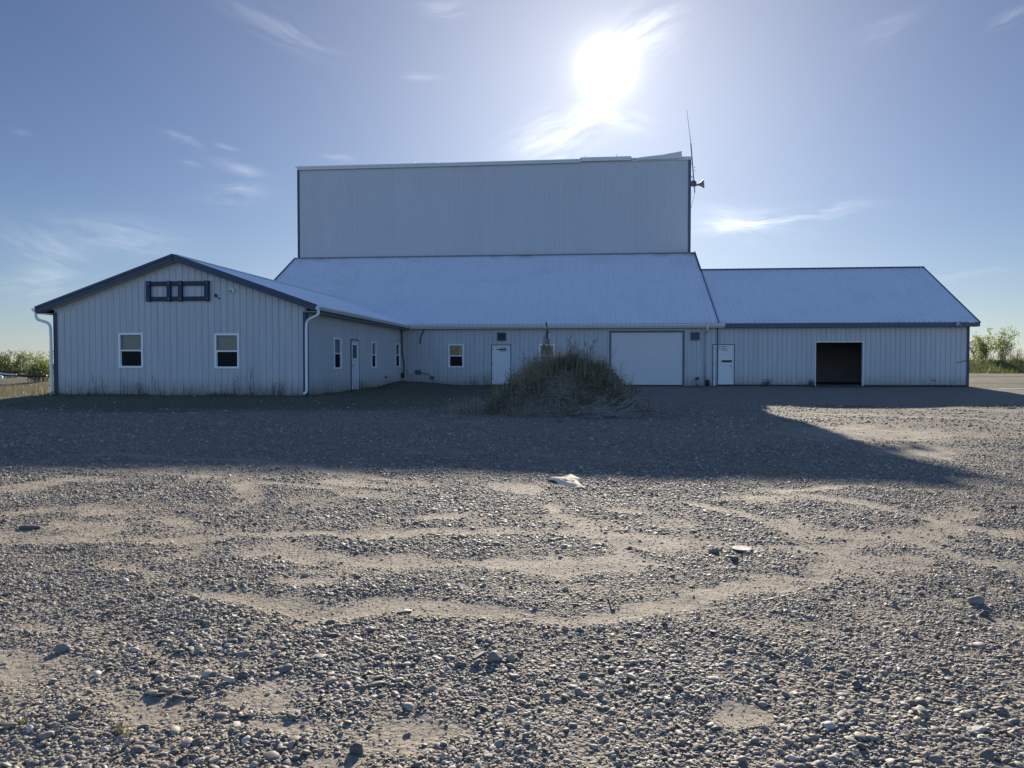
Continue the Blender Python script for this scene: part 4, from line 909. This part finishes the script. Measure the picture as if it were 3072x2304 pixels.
C = np.stack([xy[:, 0], xy[:, 1], zz + np.abs(rng.normal(0, .075, len(zz))) + .015], -1); C = np.repeat(C, 3, 0) + rng.normal(0, .06, (3 * len(C), 3))
o = leaves('mound_weeds', C, .018, .05, M['weedgreen'], up=.8); tag(o, 'dark green low weeds creeping over the mound', 'weeds', kind='stuff')
xy = on_mound(4200, .1, -.5, 1.35, .85); zz = mz(xy[:, 0], xy[:, 1]); C = np.stack([xy[:, 0], xy[:, 1], zz + .02], -1); C = C[(mound_h(xy[:, 0], xy[:, 1]) > .05)]
o = leaves('leaf_litter', C, .015, .05, M['straw'], up=1.5); tag(o, 'dead leaves and broken straw littering the mound', 'litter', kind='stuff')
xy = on_mound(420, .25, -.05, .8, .45); o = blades('tall_grass_wisps', xy, .3, .85, .006, M['straw'], .35, .5, z=mz(xy[:, 0], xy[:, 1]), seg=3); tag(o, 'loose dry grass wisps standing up on the mound crest', 'dry grass', kind='stuff')
# tall seed-headed weed on top: stalks that lean together to one tip
def mpt(u, v, Y): return onY(u, v, Y)
tw = empty('tall_weed', mpt(1640, 1075, 21.6), 'tallest dry weed with a dark seed head rising above the mound', 'weed'); mb = MB(); tip = Vector(mpt(1641, 985, 21.6))
for (u, v) in ((1620, 1075), (1628, 1080), (1636, 1085), (1646, 1085), (1654, 1078), (1660, 1080), (1632, 1060), (1650, 1062)):
    b = Vector(mpt(u, v, 21.6 + random.uniform(-.2, .2))); m_ = b.lerp(tip, .55) + Vector((random.gauss(0, .02), 0, 0)); e_ = tip + Vector((random.gauss(0, .015), random.gauss(0, .02), random.uniform(-.12, .02)))
    mb.tube([b, b.lerp(m_, .5) + Vector((random.gauss(0, .02), 0, 0)), m_, e_], [.008, .007, .006, .005], 5)
    for k_ in range(9):
        t = random.uniform(.25, .95); q = b.lerp(tip, t); mb.tube([q, q + Vector((random.gauss(0, .05), random.gauss(0, .04), random.uniform(-.09, .05)))], [.006, .003], 4)
mb.tube([tip - Vector((0, 0, .05)), tip + Vector((-.005, 0, .1))], [.006, .006], 5); mb.build('stalk', M['stalk'], tw)
mb = MB(); mb.tube([tip + Vector((0, 0, .02)), tip + Vector((-.01, 0, .09)), tip + Vector((-.025, 0, .17)), tip + Vector((-.03, 0, .19))], [.012, .026, .02, .004], 8); mb.build('seed_head', M['stalk'], tw, True)
def weed(u, v, Y, h, n, label, m='stalk', spread=.3, tw_=4, r=.011, cat='weed', name='dry_weed', z=None, group=None):
    p = onY(u, v, Y); zb = float(mz(np.array([p[0]]), np.array([Y]))[0]) if z is None else z
    e = empty(name, (p[0], Y, zb), label, cat, group); mb = MB(); stems(mb, (p[0], Y, zb), n, h * .6, h, spread, r, tw_); mb.build('stalk', M[m], e); return e
weed(1702, 1080, 21.9, 1.0, 6, 'bushy dry weed on the mound top just right of the tallest weed', spread=.3)
weed(1735, 1080, 21.9, .62, 9, 'thick tan tuft of weed at the right shoulder of the mound', 'straw', .28)
weed(1762, 1088, 22.1, .95, 5, 'wiry weed with tiny seed pods on the right flank of the mound', spread=.35, tw_=7)
weed(1580, 1095, 22.0, .75, 6, 'twiggy weed left of the tallest weed on the mound', spread=.35, tw_=6)
weed(1530, 1110, 22.0, .45, 8, 'low dry weed on the left shoulder of the mound before the white door', 'straw', .35)
weed(1470, 1130, 22.3, .6, 6, 'thin upright weed at the left foot of the mound', spread=.3, z=gz(-3.0, 22.3))
weed(1800, 1140, 22.2, .75, 8, 'bare branching weed on the right flank before the garage door', 'twig', .45, 7)
weed(1850, 1145, 22.6, 1.05, 5, 'tall thin weed in front of the garage door', 'twig', .25, 5, r=.009)
weed(1880, 1150, 22.6, .7, 5, 'small bare weed right of the tall thin one before the garage door', 'twig', .3, 5, r=.009)
# pale brush pile at the right foot of the mound
p = onY(1850, 1222, 20.3); bx_, by_ = p[0], p[1]; zb = float(mz(np.array([bx_]), np.array([by_]))[0])
mb = MB()
for _ in range(120):
    a = random.gauss(.15, .9); o_ = Vector((bx_ - .5 + random.gauss(0, .30), by_ + random.gauss(0, .25), zb + random.uniform(.0, .12))); Ln_ = random.uniform(.35, 1.05); el = abs(random.gauss(.2, .28))
    pts = [o_]; dd = Vector((math.cos(a) * math.cos(el), math.sin(a) * .6, math.sin(el)))
    for i in range(4): dd = (dd + Vector((random.gauss(0, .14), random.gauss(0, .14), random.gauss(-.06, .12)))).normalized(); pts.append(pts[-1] + dd * Ln_ / 4)
    pts = [Vector((q.x, q.y, max(q.z, float(mz(np.array([q.x]), np.array([q.y]))[0]) + .015))) for q in pts]
    mb.tube(pts, [.008, .007, .006, .005, .003], 4)
bp = mb.build('brush_pile', simple('pale_dead_twigs', (.34, .32, .30), .8, noise=.2, nscale=20)); tag(bp, 'pale bundle of dead twigs at the right foot of the mound', 'brush pile')
# loose fallen stalks on front of mound, and pale stones along its foot
mb = MB()
for _ in range(55):
    x = MX + random.uniform(-1.0, 2.2); y = MY + random.uniform(-2.0, -.9); a = random.gauss(-.25, .5); Ln_ = random.uniform(.3, .9)
    pts = []
    for i in range(5): xx, yy = x + math.cos(a) * Ln_ * i / 4, y + math.sin(a) * Ln_ * i / 4; pts.append((xx, yy, float(mz(np.array([xx]), np.array([yy]))[0]) + .05 + random.uniform(0, .05)))
    mb.tube(pts, [.006] * 4 + [.003], 4)
o = mb.build('fallen_stalks', M['twig']); tag(o, 'fallen dead stalks strewn over the front of the mound', 'dead stalks', kind='stuff')
# --- weeds along wall feet
def along(n, x0, x1, y, sy): return np.stack([rng.uniform(x0, x1, n), y - np.abs(rng.normal(0, sy, n)) - .04], -1)
xy = np.concatenate([along(1500, XGL - .3, XSW + .2, DG, .22), along(700, XSW, -1, DM, .25), along(200, -1, 6, DM, .12), along(350, 6, XRW, DM, .1)])
xs_ = np.stack([XSW + .04 + np.abs(rng.normal(0, .25, 900)), rng.uniform(DG, DM, 900)], -1); xy = np.concatenate([xy, xs_])
cl = np.clip(.6 + 2.2 * fbm(xy[:, 0] * 1.3, xy[:, 1] * 1.3, 55, 3), .25, 1.6)
o = blades('wall_foot_grass', xy, .05, .17, .010, M['shadegrass'], .4, .6, hscale=cl); tag(o, 'short dark grass growing along the wall feet', 'grass', kind='stuff')
xy = np.stack([XGL + (XSW - XGL) * rng.beta(1.2, .8, 260), DG - np.abs(rng.normal(.08, .12, 260)) - .03], -1)
o = blades('wall_weeds', xy, .18, .62, .0055, M['stalk'], .38, .5, seg=3); tag(o, 'thin dry weed wisps against the gable wall', 'weeds', kind='stuff')
xy = np.stack([XSW + .06 + np.abs(rng.normal(0, .1, 90)), np.concatenate([rng.normal(31.2, .5, 50), rng.uniform(DG, DM, 40)])], -1)
o = blades('wall_weeds', xy, .2, .75, .005, M['stalk'], .3, .4, seg=3); tag(o, 'thin dry weed wisps beside the glazed door', 'weeds', kind='stuff')
for u, h, n_, lb in ((298, 1.0, 3, 'tall bent dry weed at the gable foot left of the first window'), (378, .85, 3, 'dry weed stalk standing below the left gable window'), (415, .62, 6, 'dark bushy dead weed at the gable foot just right of left window'), (470, .8, 3, 'thin dry weed at the gable foot near mid wall'), (705, .85, 4, 'dry weed with seed heads right below the right gable window'), (757, 1.15, 4, 'tallest dry weed against the gable right of the right window'), (840, .75, 5, 'spreading dry weed near the right end of the gable wall')):
    p = onY(u, 1170, DG - .15); weed(u, 1170, DG - .15, h, n_, lb, spread=.22, tw_=5, r=.0065, z=gz(p[0], DG - .15))
for u, h, n_, lb in ((1420, .7, 5, 'dry weed at the wall foot left of the white door behind the mound'), (1455, .95, 4, 'tall dry weed beside the frame of the white door behind the mound')):
    p = onY(u, 1150, DM - .3); weed(u, 1150, DM - .3, h, n_, lb, spread=.3, tw_=6, r=.008, z=gz(p[0], DM - .3))
for u, lb in ((2299, 'small leafy green weed at the wall foot between lettered door and dark doorway'), (2434, 'small green weed just left of the dark doorway')):
    p = onY(u, 1155, DM - .2); bush('green_weed', p[0], DM - .2, .32, .2, 6, 70, lb, M['leafdark'], .02, .045, 'weed', jit=.05)
xy = np.stack([rng.uniform(-21, 1.5, 30000), rng.uniform(19, 38, 30000)], -1); k_ = rng.random(len(xy)) < soil(xy[:, 0], xy[:, 1]) * .9 * (pad_dist(xy[:, 0], xy[:, 1]) > .02); xy = xy[k_]
o = blades('yard_grass', xy, .02, .075, .009, M['shadegrass'], .5, .6, seg=1); tag(o, 'patchy short grass on the shaded soil before the gabled wing', 'grass', kind='stuff')
xy = np.stack([rng.uniform(5, 30, 9000), rng.uniform(24, 46, 9000)], -1); k_ = rng.random(len(xy)) < green(xy[:, 0], xy[:, 1]) * (pad_dist(xy[:, 0], xy[:, 1]) > .02); xy = xy[k_]
o = blades('verge_grass', xy, .02, .08, .010, M['grass'], .5, .6, seg=1); tag(o, 'patchy green grass by the low wing', 'grass', kind='stuff')
for (u, v, h, lb) in ((60, 2210, .04, 'tiny green weed among stones at bottom left'), (368, 2235, .07, 'spiky grey-green weed among stones at the lower left')):
    p = onZ(u, v, -.5); z0 = gz(p[0], p[1]); xyw = np.array([[p[0], p[1]]] * 26) + rng.normal(0, .014, (26, 2))
    o = blades('small_weed', xyw, h * .6, h * 1.2, .003, M['shadegrass'], .6, .5); tag(o, lb, 'weed')
# concrete edge at the right end of the low wing
xa = onZ(2935, 1161, 0)[0]; mb = MB(); mb.box(XRW + .08, XRW + 4.2, 37.3, 38.3, -.2, gz(20, 37.8) + .015); tag(mb.build('concrete_pad', M['concrete'], None, bevel=.02), 'pale concrete strip at the right corner of the low wing', kind='structure')
#DEBRIS
def rock(name, u, v, s, m, label, asp=(1, .8, .7), seed=0, cat='rock', sink=.25):
    p = onZ(u, v, -.5); z = gz(p[0], p[1]); p = onZ(u, v, z); z = gz(p[0], p[1])
    import bmesh
    s = s * .62
    bm = bmesh.new(); bmesh.ops.create_icosphere(bm, subdivisions=4, radius=1); r = random.Random(seed)
    pl = [(Vector((r.gauss(0, 1), r.gauss(0, 1), r.gauss(0, 1))).normalized(), r.uniform(.62, .92)) for _ in range(9)]
    from mathutils import noise as mn
    for vv in bm.verts:
        c = vv.co.copy()
        for nrm_, dd in pl:
            k_ = c.dot(nrm_)
            if k_ > dd: c -= nrm_ * (k_ - dd) * .85
        c *= 1 + .10 * mn.noise(c * 2.2 + Vector((seed, 0, 0))) + .03 * mn.noise(c * 7)
        vv.co = Vector((c.x * asp[0], c.y * asp[1], c.z * asp[2])) * s
    me = bpy.data.meshes.new(name); bm.to_mesh(me); bm.free(); me.polygons.foreach_set('use_smooth', [True] * len(me.polygons)); me.materials.append(m)
    o = bpy.data.objects.new(name, me); COL.objects.link(o); o.location = (p[0], p[1], z + s * asp[2] * (1 - 2 * sink)); o.rotation_euler = (0, 0, r.uniform(0, 6.28)); tag(o, label, cat, 'larger rocks lying in the gravel'); return o
rock('rock', 188, 1955, .062, M['rock'], 'grey angular rock on sandy ground at lower left', (1, .8, .75), 1)
rock('rock', 480, 2047, .042, M['rock'], 'small rounded grey rock alone on the sand, lower left', (1, .9, .8), 2)
rock('rock', 728, 2035, .042, M['rockdark'], 'small dark rock beside the gravel ridge, lower left', (1, .8, .8), 3)
rock('rock', 1486, 1975, .062, M['rock'], 'largest rounded grey rock in the middle of the gravel', (1, .9, .95), 4)
rock('rock', 1532, 1973, .050, M['rock'], 'rounded grey rock touching distance right of the largest middle rock', (.8, .7, 1), 5)
rock('rock', 1072, 2258, .052, M['rockdark'], 'dark round rock at the bottom of the photo', (1, .9, .9), 6)
rock('rock', 375, 1748, .045, M['rockpale'], 'pale rounded rock at the edge of a sand patch, left', (1, .9, .7), 7)
rock('rock', 2485, 2185, .040, M['rockpale'], 'pale rounded stone in dark gravel, lower right', (1, .9, .8), 8)
rock('rock', 2935, 2195, .058, M['rockpale'], 'flat pale slab-like stone at lower right', (1.2, .7, .3), 9)
rock('rock', 2928, 1810, .090, M['rock'], 'pointed grey rock with flat face in the gravel at right', (1.2, .7, .6), 10)
rock('rock', 2955, 1848, .050, M['rockdark'], 'dark round rock just below the pointed grey rock', (1, .8, .8), 11)
rock('rock', 2570, 2062, .045, M['rockdark'], 'dark lump of rock in the right gravel', (1, .8, .8), 12)
rock('rock', 2203, 1686, .062, M['rockdark'], 'dark rock on sand right of the round disc', (1.1, .8, .7), 13)
rock('rock', 2140, 1660, .075, M['rock'], 'grey rock left of the round disc', (1.1, .8, .75), 14)
rock('rock', 1215, 1843, .062, M['rockdark'], 'flat dark stone lying on a sand patch', (1.5, .8, .35), 15)
rock('rock', 90, 1588, .10, M['rockdark'], 'flat dark clod at the left edge', (1.6, .8, .35), 16)
rock('clod', 1680, 1266, .11, M['rockdark'], 'dark clod of earth in the shade before the mound', (1.6, .9, .4), 17, 'clod')
rock('clod', 3034, 1222, .15, M['rockdark'], 'dark clod in the sunlit gravel at far right', (1.5, .9, .4), 18, 'clod')
rock('clod', 2800, 1230, .13, M['rockdark'], 'dark clod on sunlit gravel, left one of a pair near the low wing', (1.6, .9, .3), 19, 'clod')
rock('clod', 2880, 1238, .13, M['rockdark'], 'dark clod on sunlit gravel, right one of a pair near the low wing', (1.6, .9, .3), 20, 'clod')
rock('rock', 1735, 1236, .16, M['rockpale'], 'pale stone at the front foot of the mound', (1.4, .8, .5), 21)
# cream scrap
def scrap():
    n = 40; pts = [(1634, 1447), (1655, 1443), (1690, 1438), (1714, 1436), (1735, 1444), (1750, 1453), (1738, 1456), (1752, 1466), (1742, 1469), (1716, 1466), (1682, 1461), (1665, 1454)]
    P = [onZ(u, v, -.47) for u, v in pts]; cxx = sum(p[0] for p in P) / len(P); cyy = sum(p[1] for p in P) / len(P); mb = MB(); rings = 5; k_ = len(P)
    for i in range(rings + 1):
        t = i / rings
        for p in P:
            x, y = cxx + (p[0] - cxx) * t, cyy + (p[1] - cyy) * t; mb.v.append((x, y, gz(x, y) + .028 + .05 * float(fbm(np.array([x * 9]), np.array([y * 9]), 3, 4)[0]) * 2 + (-.03 if i == rings else 0)))
    for i in range(rings):
        for j in range(k_): j2 = (j + 1) % k_; mb.f.append((i * k_ + j, (i + 1) * k_ + j, (i + 1) * k_ + j2, i * k_ + j2))
    return attach('paper_scrap', mb, M['scrap'], 'cream crumpled scrap lying flat on sunlit gravel near shadow edge', 'scrap')
scrap()
p = onZ(2227, 1662, -.48); z = gz(p[0], p[1]); mb = MB().lathe((p[0], p[1], z), (0, 0, 1), [(0, .0), (.006, .075), (.02, .085), (.026, .077), (.022, .06), (.025, 0)], 28); attach('round_disc', mb, M['rockdark'], 'flat round grey disc lying on the sand between two rocks', 'disc', smooth=True)
for v_, pts, lb in ((0, ((2992, 1512), (3018, 1513), (3040, 1511), (3066, 1514), (3090, 1511)), 'bleached broken stick lying on gravel at the right edge'),):
    P = [onZ(u, v, -.42) for u, v in pts]; P = [(q[0], q[1], gz(q[0], q[1]) + .03 + .012 * (i % 2)) for i, q in enumerate(P)]
    attach('stick', MB().tube(P, [.018, .022, .014, .02, .015], 7), M['stick'], lb, 'stick')
p = onZ(1834, 1850, -.5); z = gz(p[0], p[1]); attach('stick', MB().tube([(p[0] - .02, p[1] + .05, z + .02), (p[0], p[1], z + .07), (p[0] + .015, p[1] - .04, z + .05)], .006, 6), M['stick'], 'thin pale twig on the sand patch at lower middle', 'stick')
a, b = onZ(1420, 2040, -.5), onZ(1452, 2026, -.5); attach('stick', MB().bar((a[0], a[1], gz(a[0], a[1]) + .03), (b[0], b[1], gz(b[0], b[1]) + .035), .02, .012), M['vent'], 'short grey sliver of scrap lying on the gravel', 'scrap')
#WORLD
def world():
    w = bpy.data.worlds.new('World'); sc.world = w; w.use_nodes = True; nt = w.node_tree; nt.nodes.clear()
    out = N(nt, 'ShaderNodeOutputWorld'); bg = N(nt, 'ShaderNodeBackground'); bg.inputs[1].default_value = SKY_STR; L(nt, bg.outputs[0], out.inputs[0])
    sky = N(nt, 'ShaderNodeTexSky', sky_type='NISHITA'); sky.sun_disc = False; sky.sun_elevation = SUN_EL; sky.sun_rotation = SUN_AZ; sky.altitude = 200; sky.air_density = 1.0; sky.dust_density = SKY_DUST; sky.ozone_density = 1.6
    tc = N(nt, 'ShaderNodeTexCoord'); D = tc.outputs['Generated']
    nrm_ = N(nt, 'ShaderNodeVectorMath', operation='NORMALIZE'); L(nt, D, nrm_.inputs[0]); D = nrm_.outputs[0]
    dp = N(nt, 'ShaderNodeVectorMath', operation='DOT_PRODUCT'); L(nt, D, dp.inputs[0]); dp.inputs[1].default_value = SUN
    ang = math_(nt, 'MULTIPLY', math_(nt, 'ARCCOSINE', math_(nt, 'MINIMUM', dp.outputs['Value'], 1.)), 57.2958)
    # thin cirrus veil scattering sunlight forward: brightness falls off with the angle from the sun
    def lob(a, th, p): return math_(nt, 'MULTIPLY', a, math_(nt, 'POWER', math_(nt, 'ADD', 1., math_(nt, 'POWER', math_(nt, 'DIVIDE', ang, th), 2.)), -p))
    veil = math_(nt, 'ADD', math_(nt, 'ADD', lob(A1, 1.2, 2.), lob(A2, 6., 2.)), lob(A3, LOBE3, 2.))
    vc = N(nt, 'ShaderNodeVectorMath', operation='SCALE'); vc.inputs[0].default_value = (1., .93, .82); L(nt, veil, vc.inputs['Scale'])
    sx = N(nt, 'ShaderNodeSeparateXYZ'); L(nt, D, sx.inputs[0])
    fr = N(nt, 'ShaderNodeMapRange', clamp=True, interpolation_type='SMOOTHSTEP'); fr.inputs[1].default_value = .2; fr.inputs[2].default_value = .64; fr.inputs[3].default_value = SKY_BACK; fr.inputs[4].default_value = SKY_FRONT; L(nt, sx.outputs[1], fr.inputs[0])  # sky dimmed ahead; brightness added overhead and behind to fill facades and roof
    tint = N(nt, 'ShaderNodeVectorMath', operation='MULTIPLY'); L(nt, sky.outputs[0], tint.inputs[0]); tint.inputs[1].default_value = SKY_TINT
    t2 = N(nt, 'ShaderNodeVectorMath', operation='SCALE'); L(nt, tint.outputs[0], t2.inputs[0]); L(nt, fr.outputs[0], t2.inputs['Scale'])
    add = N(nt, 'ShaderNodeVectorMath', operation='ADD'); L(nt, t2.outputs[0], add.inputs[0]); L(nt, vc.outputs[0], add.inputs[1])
    hz_ = math_(nt, 'MULTIPLY', HAZE, math_(nt, 'EXPONENT', math_(nt, 'MULTIPLY', math_(nt, 'ABSOLUTE', sx.outputs[2]), -9.)))
    hv = N(nt, 'ShaderNodeVectorMath', operation='SCALE'); hv.inputs[0].default_value = (.86, .95, 1.08); L(nt, hz_, hv.inputs['Scale']); ah = N(nt, 'ShaderNodeVectorMath', operation='ADD'); L(nt, add.outputs[0], ah.inputs[0]); L(nt, hv.outputs[0], ah.inputs[1])
    col = ah.outputs[0]
    # wispy cirrus: patches at given places of the sky, each streaked along its own direction
    dm = None
    wn_ = N(nt, 'ShaderNodeTexNoise', i_Scale=5., i_Detail=4.); L(nt, D, wn_.inputs['Vector'])
    ws = N(nt, 'ShaderNodeVectorMath', operation='SUBTRACT'); L(nt, wn_.outputs['Color'], ws.inputs[0]); ws.inputs[1].default_value = (.5, .5, .5)
    wsc = N(nt, 'ShaderNodeVectorMath', operation='SCALE', i_Scale=.05); L(nt, ws.outputs[0], wsc.inputs[0])
    Dw = N(nt, 'ShaderNodeVectorMath', operation='ADD'); L(nt, D, Dw.inputs[0]); L(nt, wsc.outputs[0], Dw.inputs[1])
    for (u0, v0, u1, v1, wd, amt) in CIRRUS:
        a, b = Vector(ray(u0, v0)).normalized(), Vector(ray(u1, v1)).normalized(); c = (a + b) / 2; c.normalize(); ax = (b - a); hl = ax.length / 2; ax.normalize(); ay = c.cross(ax).normalized(); wr = wd / F
        def comp(v_):
            d_ = N(nt, 'ShaderNodeVectorMath', operation='DOT_PRODUCT'); L(nt, Dw.outputs[0], d_.inputs[0]); d_.inputs[1].default_value = v_; return d_.outputs['Value']
        x = math_(nt, 'DIVIDE', math_(nt, 'SUBTRACT', comp(ax), c.dot(ax)), hl); y = math_(nt, 'DIVIDE', math_(nt, 'SUBTRACT', comp(ay), c.dot(ay)), wr); front = math_(nt, 'GREATER_THAN', comp(c), .5)
        r2 = math_(nt, 'ADD', math_(nt, 'MULTIPLY', x, x), math_(nt, 'MULTIPLY', y, y)); msk = math_(nt, 'MULTIPLY', math_(nt, 'EXPONENT', math_(nt, 'MULTIPLY', r2, -1.6)), front)
        cv = N(nt, 'ShaderNodeCombineXYZ'); L(nt, math_(nt, 'MULTIPLY', x, hl * 7), cv.inputs[0]); L(nt, math_(nt, 'MULTIPLY', y, wr * 38), cv.inputs[1]); cv.inputs[2].default_value = u0 * .013
        ns = N(nt, 'ShaderNodeTexNoise', i_Scale=1.6, i_Detail=7., i_Roughness=.62, i_Distortion=.6); L(nt, cv.outputs[0], ns.inputs['Vector'])
        t = math_(nt, 'MULTIPLY', math_(nt, 'MULTIPLY', msk, math_(nt, 'SMOOTH_MAX', math_(nt, 'MULTIPLY_ADD', ns.outputs[0], 2.6, -.95), 0., .1)), amt)
        dm = t if dm is None else math_(nt, 'ADD', dm, t)
    lit = math_(nt, 'MULTIPLY', dm, math_(nt, 'ADD', math_(nt, 'ADD', CL0, lob(CL1, 14., 1.2)), 0.))
    cc = N(nt, 'ShaderNodeVectorMath', operation='SCALE'); cc.inputs[0].default_value = (1., .93, .84); L(nt, lit, cc.inputs['Scale'])
    ad2 = N(nt, 'ShaderNodeVectorMath', operation='ADD'); L(nt, col, ad2.inputs[0]); L(nt, cc.outputs[0], ad2.inputs[1])
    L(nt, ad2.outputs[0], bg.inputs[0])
CIRRUS = [(1520, 480, 1850, 310, 75, .85), (1850, 150, 2090, 20, 70, .8), (2080, 690, 2560, 628, 20, 2.1), (2090, 640, 2400, 700, 50, .8), (620, 490, 800, 535, 16, .9), (500, 490, 590, 510, 9, .5), (440, 395, 590, 450, 12, .5),
 (580, 590, 800, 585, 30, .7), (0, 700, 300, 800, 55, .6), (150, 670, 560, 720, 50, .65), (640, 0, 1000, 170, 45, .40), (820, 90, 1000, 160, 10, .6), (1180, 222, 1320, 220, 12, .55), (960, 470, 1060, 480, 8, .6), (1240, 15, 1400, 10, 20, .5),
 (2550, 160, 2760, 50, 30, .35), (2960, 95, 3090, 25, 16, .8), (0, 870, 260, 830, 50, .65), (2760, 830, 3072, 800, 14, .35), (620, 440, 700, 455, 8, .5), (30, 410, 90, 420, 8, .4), (1760, 330, 1960, 360, 40, .5)]
SKY_STR, SKY_DUST = .057, .3
LOBE3 = 24.
A1, A2, A3 = 40., .8, 2.9
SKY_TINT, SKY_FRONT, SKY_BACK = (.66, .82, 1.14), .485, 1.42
CL0, CL1 = 3.2, 3.5
HAZE = 1.5
world()
sl = bpy.data.lights.new('sun', 'SUN'); sl.energy = 4.6; sl.angle = math.radians(.5); sl.color = (1., .91, .77)
so = bpy.data.objects.new('sun', sl); COL.objects.link(so); so.rotation_euler = SUN.to_track_quat('Z', 'Y').to_euler()
cd = bpy.data.cameras.new('camera'); cd.sensor_width = 36; cd.lens = F / 3072 * 36; cd.clip_end = 6000; cd.clip_start = .05
co = bpy.data.objects.new('camera', cd); COL.objects.link(co); co.location = (0, 0, H); co.rotation_euler = (math.pi / 2 - PITCH, 0, YAW); sc.camera = co
sc.view_settings.view_transform = 'Standard'; sc.view_settings.look = 'None'; sc.view_settings.gamma = 1; sc.view_settings.exposure = 1.0
sc.cycles.max_bounces = 8; sc.cycles.transparent_max_bounces = 12
